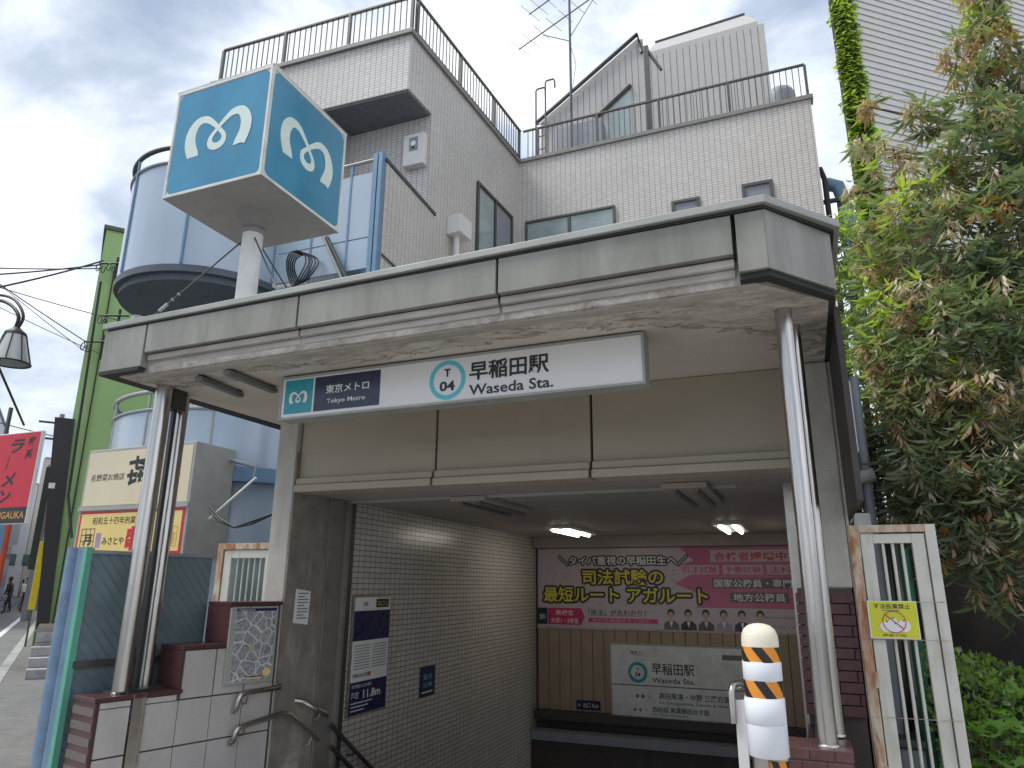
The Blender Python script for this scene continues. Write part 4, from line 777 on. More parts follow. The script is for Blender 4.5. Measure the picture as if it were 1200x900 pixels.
MB().tube([(-4.90, 3.69, 1.70), (-4.90, 3.70, 1.70)], .0, 4).build('cap', 'bluetube', bt) if False else None
# rusty cream gate left, behind the fence
def bargate(name, label, o, u, W_, z0, z1, fw, bars, mats, grp=None, inner=True):
    G = thing(name, label, 'gate', (o[0], o[1], z0)); fr_ = frame((o[0], o[1], z0), u); H = z1-z0
    MB(fr_).box(0, fw, 0, H, -.03, .03).build('jamb', mats[1], G, bevel=.003); MB(fr_).box(W_-fw, W_, 0, H, -.03, .03).build('jamb', mats[0], G, bevel=.003); MB(fr_).box(fw, W_-fw, H-fw*.8, H, -.03, .03).build('head', mats[1], G, bevel=.003)
    a, b = fw+.006, W_-fw-.006; st = fw*1.25
    MB(fr_).box(a, a+st, .02, H-fw*.8-.008, -.015, .02).build('stile', mats[0], G, bevel=.003); MB(fr_).box(b-st, b, .02, H-fw*.8-.008, -.015, .02).build('stile', mats[0], G, bevel=.003)
    MB(fr_).box(a+st, b-st, H-fw*.8-.008-st*.8, H-fw*.8-.008, -.015, .02).build('top_rail', mats[0], G, bevel=.003); MB(fr_).box(a+st, b-st, .02, .12, -.015, .02).build('bottom_rail', mats[0], G, bevel=.003)
    for k in range(bars): x = a+st+(b-a-2*st)*(k+1)/(bars+1); MB(fr_).tube([(x, .12, .0), (x, H-fw*.8-.008-st*.8, .0)], .0085, 8).build('bar', mats[0], G)
    return G, fr_, a, b
bargate('bar_gate', 'rusty cream gate with vertical bars between the fence and left pillar', (-5.12, 5.35), (1, 0, 0), .72, .6, 1.86, .07, 5, ('cream', 'rusty'))
MB().box(-5.1, -4.4, 5.5, 5.53, .6, 1.8).build('gate_backing', 'fencepl', None, label='dark teal sheet behind the rusty left gate', cat='panel')
G, gf, ga, gb = bargate('bar_gate', 'tall white barred gate with yellow notice right of the entrance', (.232, 4.45), (1, 0.03, 0), .425, -.0, 1.835, .05, 3, ('cream', 'rusty'))
for z in (1.0, .55): MB(gf).box(.04, .058, z, z+.08, .03, .04).build('hinge', 'rusty', G)
for z in (1.43, 1.24, .86): MB(gf).tube([(.01, z, .032), (.415, z+.003, .034)], .0016, 5).build('wire', 'rusty', G)
yn = thing('dumping_notice', 'yellow no-dumping notice with white bags wired to the white gate', 'notice', (.39, 4.42, 1.24)); yf = frame((.28, 4.405, 1.246), (1, .03, 0))
MB(yf).box(0, .235, 0, .19, -.003, 0).build('backing', 'prw', yn); sheet(pm('notice_yellow', (.62, .62, .03), .35, var=.05, bst=0), yn, yf, .006, .004, .232, .186, .001, name='yellow_sheet')
text('不法投棄禁止', 'ink', yn, yf, .03, .150, .026, .175, .01, z=.002); sheet('inkg', yn, yf, .07, .140, .15, .144, .002); text('警察に通報します 新宿区', 'ink', yn, yf, .06, .012, .012, .11, .005, z=.002)
for (cx_, cy_, rx_, ry_) in ((.085, .06, .035, .028), (.125, .055, .04, .026), (.165, .065, .03, .03), (.115, .085, .02, .02)): disc('prw', yn, yf, cx_, cy_, rx_, ry_, .0025+cx_*.003); disc('inkg', yn, yf, cx_, cy_+ry_*.9, .005, .004, .004)
ring('red', yn, yf, .12, .085, .052, .056, .005); poly('red', yn, yf, [(.08, .118), (.084, .121), (.162, .052), (.158, .049)], .0055)
# ================= BOLLARD =================
bl = thing('bollard', 'white wrapped bollard with orange and black striped tape before the entrance', 'bollard', (-.205, 3.2, 0)); BX, BY = -.205, 3.2; r0 = .072
MB().tube([(BX+.026, BY, 0), (BX+.026, BY, .9)], .042, 20).build('lower_post', 'bolc', bl); MB().tube([(BX-.026, BY-.01, 0), (BX-.026, BY-.01, .9)], .037, 20).build('steel_core', 'chromed', bl)
MB().lathe([(r0-.006, .90), (r0, .92), (r0, 1.02), (r0, 1.29), (r0*.97, 1.315), (r0*.85, 1.337), (r0*.6, 1.352), (r0*.3, 1.359), (0, 1.361)], (BX, BY, 0), 32).build('post', 'bolc', bl)
MB().lathe([(r0+.001, .872), (r0+.004, .875), (r0+.004, 1.083), (r0+.002, 1.085)], (BX, BY, 0), 32).build('sleeve', 'bolw', bl); MB().lathe([(r0+.001, 1.145), (r0+.003, 1.148), (r0+.003, 1.215), (r0+.001, 1.218)], (BX, BY, 0), 32).build('sleeve', 'bolw', bl)
MB().lathe([(r0+.0045, .99), (r0+.0065, .992), (r0+.0065, 1.075), (r0+.0045, 1.077)], (BX, BY, 0), 32, 0, radians(180), radians(330)).build('sleeve_patch', 'bolw', bl)
for (z0_, z1_) in ((1.215, 1.272), (1.085, 1.148), (.79, .862)):
    lo = z0_ < .85; r0 = .0425 if lo else .072; BX = -.179 if lo else -.205
    MB().lathe([(r0+.0015, z0_), (r0+.0015, z1_)], (BX, BY, 0), 32).build('orange_tape', 'orange', bl)
    st = MB()
    for k in range(5):
        A = 2*pi*k/5+.5; wv = 2*pi/11; sk = .6; seg = 3; vs = []; fs = []
        for j in range(seg+1):
            for i in range(4): an_ = A+wv*i/3+sk*(1-j/seg); vs.append((BX+(r0+.0028)*cos(an_), BY+(r0+.0028)*sin(an_), z0_+(z1_-z0_)*j/seg))
        for j in range(seg):
            for i in range(3): fs.append((j*4+i, j*4+i+1, j*4+4+i+1, j*4+4+i))
        st.add(vs, fs, 0, True)
    st.build('black_stripes', 'black', bl)
BX = -.205
MB().tube([(BX-.07+.0, BY-.01, .99), (BX-.02, BY-.072, .975), (BX+.02, BY-.072, .965), (BX+.0, BY-.075, .955)], .0012, 4).build('string', 'inkg', bl)
ml = thing('rail_post', 'stainless handrail end post with flat white plate beside the bollard', 'handrail post', (-.38, 3.95, 0))
MB().box(-.395, -.345, 3.94, 3.96, 0, .965).build('plate', 'whitebox', ml, bevel=.003); MB().tube([(-.405, 3.93, .86), (-.405, 3.93, 1.0), (-.40, 3.95, 1.03), (-.38, 4.0, 1.035), (-.33, 4.05, 1.02), (-.33, 4.06, .95)], .017, 10).build('rail_loop', 'chromed', ml); MB().tube([(-.38, 4.0, 1.03), (-.38, 5.4, .9)], .021, 10).build('rail_tube', 'chromed', ml)
# ================= STREET SIDE =================
gb_ = thing('green_building', 'tall green rendered building beyond the blue balconies', 'building', (-15, 11.5, 0))
GC = Vector((-15.35, 11.0)); 
def gp(a, b): p = GC+ST*a+SN*b; return (p.x, p.y)
MB().prism([gp(0, 0), gp(0, 5.5), gp(9, 5.5), gp(9, 0)], 0, 9.95).build('walls', 'green', gb_); MB().prism([gp(-.06, -.06), gp(-.06, 5.6), gp(9.1, 5.6), gp(9.1, -.06)], 9.95, 10.05).build('parapet_cap', 'rail', gb_)
MB().prism([gp(-.02, .3), gp(-.02, .33), gp(-.05, .33), gp(-.05, .3)], .5, 9).build('drain_pipe', 'cable', gb_)
for z in (2.6, 5.4, 8.2):
    for a in (1.5, 4.2, 6.6): MB().prism([gp(a, -.03), gp(a+1.3, -.03), gp(a+1.3, -.001), gp(a, -.001)], z, z+1.2).build('window', 'win', gb_)
vs_ = thing('projecting_sign', 'tall narrow black projecting sign on the green building corner', 'sign', (-15.5, 10.8, 1)); MB().extr([(*gp(-.10, .05), 5.1), (*gp(-.10, -.34), 5.1), (*gp(-.10, .04), .35), (*gp(-.10, .26), .35)], (ST.x*.08, ST.y*.08, 0)).build('case', 'ink', vs_); MB().prism([gp(-.106, -.1), gp(-.106, -.22), gp(-.101, -.22), gp(-.101, -.1)], 3.5, 3.62).build('badge', 'prw', vs_)
o = thing('black_mast', 'thin black upright sign beside the projecting sign', 'sign', (-17, 11.9, 2)); MB().prism([gp(3.2, -.30), gp(3.2, -.45), gp(3.3, -.45), gp(3.3, -.30)], 1.8, 4.4).build('case', 'ink', o)
o = thing('yellow_stand', 'yellow upright sign board by the green building', 'sign', (-18, 12, 0)); MB().prism([gp(1, -.08), gp(1, -.22), gp(1.06, -.22), gp(1.06, -.08)], .9, 2.4).build('board', 'yrail', o, bevel=.01); MB().prism([gp(1, -.12), gp(1, -.16), gp(1.06, -.16), gp(1.06, -.12)], 0, .9).build('foot', 'rail', o)
# tiled base steps between the fence and green building
tb = thing('shop_front_step', 'low grey tiled wall with concrete steps beyond the blue post', 'step', (-9, 7, 0)); 
def kp(t_, n_): p = K0+ST*t_+SN*n_; return (p.x, p.y)
MB().prism([kp(6.2, .28), kp(6.2, 1.9), kp(8.8, 1.9), kp(8.8, .28)], .1, .75).build('core', 'joint', tb)
for i in range(4):
    for j in range(4): MB().prism([kp(6.185, .30+j*.3), kp(6.185, .58+j*.3), kp(6.2, .58+j*.3), kp(6.2, .30+j*.3)], .12+i*.158, .27+i*.158).build('tile', 'kerb', tb)
for k in range(3): MB().prism([kp(5.5+.23*k, .27), kp(5.5+.23*k, 1.2), kp(6.18, 1.2), kp(6.18, .27)], .121+.14*k, .121+.14*(k+1)-.004).build('step', 'kerb', tb, bevel=.01)
# ramen sign
rs = thing('ramen_sign', 'red projecting ramen sign with black lower band', 'sign', (-12.3, 8.05, 2.5))
c1 = at(50, 504, 'Y', 8); c2 = at(2, 499, 'Y', 8); RW = 1.28; RFm = frame((c1.x-RW, 8.0, 2.42), (1, 0, 0)); RH = c1.z-2.42
MB(RFm).box(0, RW, 0, RH, -.07, 0).build('case', 'signw', rs, bevel=.01); sheet('red', rs, RFm, .015, .28, RW-.02, RH-.02, .003, name='red_face'); sheet('ink', rs, RFm, .015, .015, RW-.02, .28, .003, name='black_band')
for k, ch in enumerate('ラーメン'):
    text(ch if ch != 'ー' else '｜', 'ink', rs, RFm, .56-.035*k, RH-.36-k*.29, .24, .34 if ch != 'ー' else .06, .035, z=.005, shear=.2); text(ch if ch != 'ー' else '｜', 'prw', rs, RFm, .515-.02*k, RH-.41-k*.30, .20, .27 if ch != 'ー' else .03, -.002, z=.0065, shear=.2) if False else None
for k, ch in enumerate('家系'): text(ch, 'ink', rs, RFm, .97-.02*k, RH-.26-k*.22, .17, .19, .03, z=.005, shear=.15)
text('IGAUKA', 'gold', rs, RFm, .62, .09, .12, .60, .01, z=.005); MB(RFm).box(.2, .25, RH, RH+.5, -.1, -.05).build('hanger', 'steel', rs); MB(RFm).box(-.9, 0, RH-.3, RH-.24, -.1, -.05).build('arm', 'steel', rs); MB(RFm).box(-.9, 0, .3, .36, -.1, -.05).build('arm', 'steel', rs)
rp = thing('sign_pole', 'grey pole carrying the red ramen sign', 'pole', (c1.x-RW-.95, 8.05, 0)); MB().tube([(c1.x-RW-.95, 8.07, 0), (c1.x-RW-.95, 8.07, 5)], .07, 12).build('shaft', 'greybox', rp)
# street lamp
ARM2 = 1
lm = thing('street_lamp', 'black street lamp with curved arm and ribbed glass shade', 'street lamp', (-9.8, 6, 0)); lc = at(14, 412, 'Y', 6.0); LZ = lc.z
MB().lathe([(.05, .30), (.11, .27), (.13, .22), (.16, .12), (.20, -.02), (.235, -.15), (.24, -.17)], (lc.x, 6, LZ), 20).build('shade', 'lglass', lm); MB().lathe([(.0, .36), (.04, .35), (.07, .32), (.13, .27), (.135, .24)], (lc.x, 6, LZ), 20).build('cap', 'cable', lm)
for k in range(8): a = k*pi/4; MB().tube([(lc.x+r_*cos(a), 6+r_*sin(a), LZ+z_) for r_, z_ in ((.135, .24), (.165, .12), (.205, -.02), (.243, -.16))], .008, 5).build('rib', 'cable', lm)
MB().tube([(lc.x+.245*cos(a*pi/12), 6+.245*sin(a*pi/12), LZ-.165) for a in range(24)], .012, 6, closed=True).build('rim', 'cable', lm)
MB().tube([Vector(q)+Vector((-.12, 0, .02)) for q in catmull([list(v) for v in (at(22, 392, 'Y', 6), at(34, 372, 'Y', 6), at(24, 352, 'Y', 6), at(4, 346, 'Y', 6), at(-20, 352, 'Y', 6))], 5)], .02, 8).build('arm', 'cable', lm)
pa = [at(14, 392, 'Y', 6), at(22, 372, 'Y', 6), at(12, 357, 'Y', 6), at(-6, 352, 'Y', 6), at(-30, 362, 'Y', 6), at(-60, 420, 'Y', 6)]; MB().tube([Vector(q) for q in catmull([list(v) for v in pa], 5)], .025, 8).build('arm', 'cable', lm)
px_ = at(-60, 420, 'Y', 6).x; MB().tube([(px_, 6, 0), (px_, 6, at(-60, 400, 'Y', 6).z)], .05, 10).build('pole', 'cable', lm)
MB().tube([at(-6, 420, 'Y', 6.3), at(28, 498, 'Y', 7.9)], .02, 6).build('stay', 'cable', lm)
# overhead wires, each one a thing of its own
def wire(pts, r, label, n=10):
    P = [Vector(p) for p in pts]; Q = []
    for i in range(len(P)-1):
        for k in range(n): t_ = k/n; q = P[i].lerp(P[i+1], t_); q.z -= .1*4*t_*(1-t_)*(P[i+1]-P[i]).length*.12; Q.append(q)
    Q.append(P[-1]); MB().tube(Q, r, 5).build('overhead_wire', 'cable', None, label=label, cat='wire', group='overhead wires left of the canopy')
gpt = at(120, 310, 'Y', 10.6)
wire([at(-60, 325, 'Y', 8), gpt], .018, 'thick upper wire meeting the bracket on the green wall'); wire([at(-60, 348, 'Y', 7), gpt+Vector((0, 0, .1))], .02, 'thick wire crossing up to the green wall bracket'); wire([at(-60, 312, 'Y', 8), gpt+Vector((0, 0, -.1))], .014, 'wire just under the top one at the green wall bracket')
wire([at(-60, 318, 'Y', 8), at(150, 378, 'Y', 10)], .01, 'thin wire descending right past the canopy corner'); wire([at(-60, 290, 'Y', 8), at(103, 402, 'Y', 10.7)], .012, 'steep wire to the lower bracket on the green wall'); wire([at(-60, 330, 'Y', 8), at(118, 415, 'Y', 10.7)], .008, 'thinnest wire ending below the lower bracket')
wire([at(-60, 478, 'Y', 9), at(110, 520, 'Y', 14)], .012, 'wire passing low over the ramen sign'); wire([at(-40, 300, 'Y', 9), at(100, 412, 'Y', 10.7)], .008, 'second thin wire to the lower green wall bracket')
for k, (x, y, lab) in enumerate(((120, 310, 'upper black cable bracket with insulators on the green wall'), (102, 403, 'lower black cable bracket on the green wall'), (122, 372, 'middle cable bracket on the green wall near the canopy corner'))):
    p = at(x, y, 'Y', 10.75); o = thing('cable_bracket', lab, 'bracket', p, 'cable brackets on the green wall')
    MB().tube([p+Vector((-.25, .1, .12)), p+Vector((.35, .35, .12))], .025, 6).build('arm', 'cable', o); MB().tube([p+Vector((.1, .3, -.3)), p+Vector((.1, .3, .3))], .03, 6).build('upright', 'cable', o)
    for j in range(4 if k == 0 else 2):
        c_ = p+Vector((-.2+.13*j, .05+.04*j, -.02-.05*(j % 2))); MB().tube([(c_.x+.07*cos(a*pi/5), c_.y, c_.z+.09*sin(a*pi/5)) for a in range(10)], .012, 5, closed=True).build('loop', 'cable', o)
p0 = at(118, 330, 'Y', 10.85); wire([p0, at(95, 480, 'Y', 10.85), at(80, 580, 'Y', 10.85), at(84, 630, 'Y', 10.85)], .03, 'black cable running down the green wall', 6)
# distant street: buildings both sides, poles, people
random.seed(21)
cols = [(.5, .49, .47), (.42, .36, .32), (.55, .5, .42), (.35, .38, .42), (.6, .6, .6), (.3, .22, .2), (.5, .55, .5)]
DM = [pm('far_wall_%s' % 'abcdefg'[i], c, .7, var=.08, bst=0) for i, c in enumerate(cols)]
def farb(t0, t1, n0, n1, h, mat, lab):
    B = thing('street_building', lab, 'building', sp((t0+t1)/2, (n0+n1)/2), 'buildings far along the street')
    MB().prism([kp(t0, n0), kp(t1, n0), kp(t1, n1), kp(t0, n1)], 0, h).build('walls', mat, B); MB().prism([kp(t0-.1, n0-.1 if n0 > 0 else n0+.1), kp(t1+.1, n0-.1 if n0 > 0 else n0+.1), kp(t1+.1, n1), kp(t0-.1, n1)], h, h+.15).build('roof', 'greybox', B)
    near = n0; sgn = -1 if n0 > 0 else 1; z = 1.0
    while z < h-1.2:
        x = t0+.8
        while x < t1-1.2:
            MB().prism([kp(x, near), kp(x+1.1, near), kp(x+1.1, near+sgn*.04), kp(x, near+sgn*.04)], z, z+1.2).build('window', 'win', B); x += 2.2
        z += 2.8
    MB().prism([kp(t0-.04, near+.8*-sgn), kp(t0-.04, near+1.9*-sgn), kp(t0, near+1.9*-sgn), kp(t0, near+.8*-sgn)], 3.2, 4.4).build('window', 'win', B)
desc = ['pale', 'brown', 'cream', 'slate blue', 'white', 'dark red-brown', 'grey-green']
t_ = 20
for i in range(7): w = random.uniform(7, 12); farb(t_, t_+w-.3, .7, 9, random.uniform(6, 11), DM[(i*3+1) % 7], '%s building, %s beyond the green one on the right side of the street' % (desc[(i*3+1) % 7], ['first', 'second', 'third', 'fourth', 'fifth', 'sixth', 'seventh'][i])); t_ += w
t_ = 24
for i in range(7): w = random.uniform(8, 13); farb(t_, t_+w-.3, -4.9, -16, random.uniform(8, 14), DM[(i*2) % 7], '%s building, %s from the near end on the left side of the street' % (desc[(i*2) % 7], ['first', 'second', 'third', 'fourth', 'fifth', 'sixth', 'seventh'][i])); t_ += w
for i, (a_, b_, h_, m_, lb) in enumerate(((-12, -3.6, 12, 4, 'white block closing the far end of the street on the left'), (-3.55, -1.9, 15, 2, 'narrow cream tower at the far end of the street'), (-1.85, 6, 10, 0, 'pale grey block closing the far end of the street on the right'))): farb(88, 96, a_, b_, h_, DM[m_], lb)
SGN = [('red', (.5, .05, .05)), ('white', (.7, .7, .7)), ('teal', (.05, .35, .35)), ('yellow', (.7, .5, .05)), ('blue', (.08, .2, .5)), ('green', (.15, .4, .15)), ('pink', (.6, .3, .35)), ('grey', (.4, .4, .42))]
for k in range(8):
    nm, cc = SGN[k]; t0_ = 27+k*7.5; n0_ = -4.85 if k % 2 else -.35; z0_ = 3.0+(k*37 % 5)*.5; o = thing('shop_sign', '%s upright shop sign jutting from the %s side far up the street' % (nm, 'left' if k % 2 else 'right'), 'sign', sp(t0_, n0_), 'shop signs far up the street')
    MB().prism([kp(t0_, n0_), kp(t0_, n0_+.8), kp(t0_+.2, n0_+.8), kp(t0_+.2, n0_)], z0_, z0_+2.4).build('case', pm('far_sign_'+nm, cc, .5), o); MB().prism([kp(t0_+.05, n0_-.12), kp(t0_+.05, n0_+.92), kp(t0_+.1, n0_+.92), kp(t0_+.1, n0_-.12)], z0_+2.41, z0_+2.5).build('bracket', 'steel', o)
for i, (t_, n_) in enumerate(((28, -.6), (42, -.5), (60, -.5), (34, -6.2), (52, -6.2))):
    o = thing('utility_pole', ['nearest grey utility pole on the right kerb', 'second utility pole along the right kerb', 'farthest utility pole on the right kerb', 'nearer utility pole on the left kerb', 'farther utility pole on the left kerb'][i], 'utility pole', sp(t_, n_), 'utility poles along the far street'); x, y, _ = sp(t_, n_)
    MB().tube([(x, y, 0), (x, y, 8.5)], [.16, .10], 10).build('shaft', 'greybox', o)
    for z in (7.4, 8.1): a = kp(t_, n_-.8); b = kp(t_, n_+.8); MB().tube([(*a, z), (*b, z)], .05, 6).build('cross_arm', 'steel', o)
for k in range(6): wire([sp(28, -.6+.2*k, 7.2+.15*k), sp(42, -.6+.2*k, 7.2+.15*k), sp(60, -.6+.2*k, 7.2+.15*k)], .012, 'street wire strung above the right kerb, %s from the bottom' % ['lowest', 'second', 'third', 'fourth', 'fifth', 'top'][k], 5)
o = thing('red_pole', 'slanting red and blue banner pole at the far left', 'pole', at(4, 680, 'Y', 17)); q0 = at(-4, 690, 'Y', 17); MB().tube([(q0.x, 17, 0), (q0.x, 17, 3.6)], .09, 10).build('shaft', pm('red_pole', (.5, .06, .03), .5), o); MB().box(q0.x-.5, q0.x-.1, 17, 17.05, 1.5, 3.6).build('banner', 'bluesteel', o)
# traffic cone
c_ = at(29, 716, 'Z', .01); cn = thing('traffic_cone', 'orange-red traffic cone by the far kerb', 'traffic cone', (c_.x, c_.y, 0)); MB().lathe([(.19, .03), (.05, .72), (0, .73)], (c_.x, c_.y, 0), 12).build('cone', pm('cone_red', (.75, .08, .03), .5), cn); MB().box(c_.x-.2, c_.x+.2, c_.y-.2, c_.y+.2, 0, .03).build('base', 'ink', cn)
# people
def person(loc, face, top, trou, label, lean=0, bag=None, hair='ink', step=.16):
    P = thing('person', label, 'person', loc); M = Matrix.Translation(loc) @ Matrix.Rotation(face, 4, 'Z')
    def skin(nm, V, E, R, mat, sub=2):
        me = bpy.data.meshes.new(nm); me.from_pydata([tuple(M @ Vector(v)) for v in V], E, []); me.materials.append(MT[mat] if isinstance(mat, str) else mat); o = link(nm, me, P)
        o.modifiers.new('skin', 'SKIN'); 
        if not me.skin_vertices: return o
        for i, r in enumerate(R): me.skin_vertices[0].data[i].radius = (r, r*.85); me.skin_vertices[0].data[i].use_root = (i == 0)
        s = o.modifiers.new('sub', 'SUBSURF'); s.levels = sub; s.render_levels = sub; return o
    V = [(0, 0, .95), (0, lean*.3, 1.18), (0, lean*.7, 1.40), (0, lean*.9, 1.50), (0, lean, 1.60), (.17, lean*.7, 1.38), (.24, .02+lean*.5, 1.12), (.20, .14+lean*.5, .92), (-.17, lean*.7, 1.38), (-.24, .02+lean*.5, 1.12), (-.20, .12+lean*.5, .92), (.09, 0, .88), (.10, step, .50), (.10, step*1.1, .08), (.10, step*1.1+.14, .04), (-.09, 0, .88), (-.10, -step*.4, .50), (-.10, -step, .10), (-.10, -step+.14, .04), (.20, .18+lean*.5, .84), (-.20, .16+lean*.5, .84), (0, lean+.02, 1.66)]
    E = [(0, 1), (1, 2), (2, 3), (3, 4), (4, 21), (2, 5), (5, 6), (6, 7), (7, 19), (2, 8), (8, 9), (9, 10), (10, 20), (0, 11), (11, 12), (12, 13), (13, 14), (0, 15), (15, 16), (16, 17), (17, 18)]
    R = [.14, .13, .14, .06, .10, .07, .05, .035, .07, .05, .035, .09, .065, .045, .04, .09, .065, .045, .04, .035, .035, .09]
    skin('body', V, E, R, trou)
    skin('jacket', [(0, -.005, .9), (0, lean*.3, 1.18), (0, lean*.7, 1.42), (.17, lean*.7, 1.39), (.24, .02+lean*.5, 1.12), (.20, .12+lean*.5, .95), (-.17, lean*.7, 1.39), (-.24, .02+lean*.5, 1.12), (-.20, .11+lean*.5, .95)], [(0, 1), (1, 2), (2, 3), (3, 4), (4, 5), (2, 6), (6, 7), (7, 8)], [.17, .16, .15, .085, .065, .055, .085, .065, .055], top)
    h = M @ Vector((0, lean+.01, 1.62)); MB().lathe([(0, -.12), (.05, -.11), (.085, -.04), (.09, .03), (.07, .09), (0, .12)], h, 12).build('head', 'skin', P); h2 = M @ Vector((0, lean-.02, 1.66)); MB().lathe([(.06, -.11), (.10, -.03), (.10, .04), (.07, .10), (0, .125)], h2, 12).build('hair', hair, P)
    if bag: q = M @ Vector((0, -.22, 1.2)); MB().box(q.x-.14, q.x+.14, q.y-.14, q.y+.14, q.z-.24, q.z+.2).build('backpack', bag, P, bevel=.05)
    return P
p_ = at(27, 716, 'Z', 0.0); person((p_.x, p_.y, 0), .6, 'ink', 'ink', 'person in black clothes with pale top walking by the cone', bag='prw')
p_ = at(8, 718, 'Z', 0.0); person((p_.x, p_.y, 0), 2.2, 'ink', 'ink', 'person in dark jacket beside a bicycle at the far left', lean=.12, bag=None)
p_ = at(24, 700, 'Z', 0.0); person((p_.x, p_.y, 0), .2, 'signyel', 'navyd', 'person in a yellow top farther up the street')
# bicycle
p_ = at(14, 719, 'Z', 0.0); bk = thing('bicycle', 'dark bicycle pushed by the person at the far left', 'bicycle', (p_.x, p_.y, 0)); BMx = Matrix.Translation((p_.x, p_.y, 0)) @ Matrix.Rotation(.6, 4, 'Z')
for x in (-.52, .52):
    w = MB(BMx).tube([(x+.31*cos(a*pi/10), 0, .33+.31*sin(a*pi/10)) for a in range(20)], .02, 6, closed=True).build('wheel', 'ink', bk)
    for a in range(6): MB(BMx).tube([(x, 0, .33), (x+.3*cos(a*pi/3), 0, .33+.3*sin(a*pi/3))], .004, 4).build('spoke', 'cap', w)
MB(BMx).tube([(-.52, 0, .33), (-.1, 0, .3), (.4, 0, .75), (-.2, 0, .78), (-.1, 0, .3)], .018, 6).tube([(.52, 0, .33), (.38, 0, .95)], .018, 6).tube([(-.52, 0, .33), (-.22, 0, .85)], .014, 6).build('bike_frame', 'steel', bk); MB(BMx).tube([(.38, -.25, .98), (.38, 0, 1.0), (.38, .25, .98)], .014, 6).build('handlebar', 'steel', bk); MB(BMx).box(-.34, -.1, -.07, .07, .85, .9).build('saddle', 'ink', bk, bevel=.02)
# ================= RIGHT SIDE =================
rbld = thing('right_building', 'tall building with pale horizontal siding behind the right tree', 'building', (3.5, 10, 0))
R0 = Vector((1.30, 9.0)); RD = Vector((sin(radians(51)), cos(radians(51)))); RFr = frame((R0.x, R0.y, 0), (RD.x, RD.y, 0))
MB().prism([(R0.x-RD.y*.03, R0.y+RD.x*.03), (R0.x+RD.x*10, R0.y+RD.y*10+.04), (R0.x+9, R0.y+14), (R0.x+1.9, R0.y+9)], 0, 12.5).build('walls', 'siding', rbld)
zz = 4.2; lap = MB().add([], [])
bsd = MB(RFr); 
mboard = None
while zz < 12.4:
    MB(RFr).extr([(0, zz, 0.0), (0, zz+.105, -.014), (0, zz+.105, -.03), (0, zz, -.03)], (9.9, 0, 0)).build('siding_board', 'siding', rbld); zz += .107
MB(RFr).box(-.02, 10, 0, 4.2, -.029, .02).build('dark_lower_wall', 'darkwall', rbld)
MB(RFr).box(-.05, .0, 0, 12.6, -.06, .02).build('corner_strip', 'cap', rbld)
# pipes by the entrance's right side
ps = thing('side_pipes', 'grey service pipes and white box beside the dark canopy side panel', 'pipes', (.42, 5.6, 0))
MB().tube([(.45, 5.6, 0), (.45, 5.6, 3.0)], .035, 10).build('pipe', 'greybox', ps); MB().tube([(.54, 5.9, 0), (.54, 5.9, 2.9)], .025, 10).build('pipe', 'steel', ps); MB().box(.36, .42, 5.5, 5.6, 2.42, 2.95).build('white_box', 'whitebox', ps, bevel=.008); MB().box(.33, .44, 5.5, 5.6, 1.7, 2.0).build('meter', 'whitebox', ps, bevel=.01); MB().tube([(.40, 5.55, 2.25), (.5, 5.55, 2.27)], .05, 10).build('elbow', 'cap', ps)
MB().box(.60, .63, 5.9, 6.0, 0, 2.6).build('post', 'signgrey', ps)
o = thing('green_post', 'dark green post seen through the white gate bars', 'post', (.62, 5.4, 0)); MB().tube([(.60, 5.4, 0), (.60, 5.4, 1.75)], .035, 10).build('shaft', pm('green_post', (.02, .11, .07), .5), o)
o = thing('plastic_crate', 'grey lidded plastic crate standing behind the white gate', 'crate', (.5, 5.6, 0)); MB().box(.42, .75, 5.4, 5.7, .0, .55).build('crate', 'greybox', o, bevel=.02); MB().box(.40, .77, 5.38, 5.72, .55, .60).build('lid', 'steel', o, bevel=.01)
MB().box(.3, 4.5, 6.85, 6.95, 0, 2.0).build('back_fence', 'darkwall', None, label='dark timber fence behind the hedge and tree', cat='fence')
# ---- foliage ----
LM = dict(g1=leafmat('leaf_green', (.20, .245, .155), (.25, .29, .19), .28, .28), g2=leafmat('leaf_dark', (.13, .17, .12), (.17, .205, .145), .22, .26), g3=leafmat('leaf_bright', (.28, .36, .08), (.36, .42, .10), .45, .4), r1=leafmat('leaf_russet', (.42, .25, .19), (.48, .33, .25), .35, .35), r2=leafmat('leaf_pinkish', (.50, .40, .35), (.58, .49, .43), .3, .3), o1=leafmat('leaf_orange', (.34, .17, .06), (.30, .20, .06), .4, .4), hd=leafmat('leaf_hedge', (.24, .37, .08), (.31, .44, .12), .35, .35), iv=leafmat('leaf_ivy', (.44, .50, .16), (.54, .60, .22), .4, .4))
def leafgeo(L_, w, fold, droop):
    """pointed leaf of six faces, base at origin, along +x"""
    xs = (0, .3, .65, 1); ws = (.0, 1, .75, 0); V = [(0, 0, 0)]
    for x, k in ((.3, 1), (.65, .8)): z = -droop*x*x*L_; V += [(x*L_, w*k, z+fold), (x*L_, 0, z), (x*L_, -w*k, z+fold)]
    V.append((L_, 0, -droop*L_)); Fc = [(0, 2, 1), (0, 3, 2), (1, 2, 5, 4), (2, 3, 6, 5), (4, 5, 7), (5, 6, 7)]; return V, Fc
def leaf_mat4(p, d, roll):
    d = d.normalized(); s = d.cross(Vector((0, 0, 1))); s = s.normalized() if s.length > .01 else Vector((1, 0, 0)); u = s.cross(d); s2 = s*cos(roll)+u*sin(roll); u2 = s2.cross(d)*-1
    u2 = d.cross(s2); return Matrix(((d.x, s2.x, u2.x, p.x), (d.y, s2.y, u2.y, p.y), (d.z, s2.z, u2.z, p.z), (0, 0, 0, 1)))
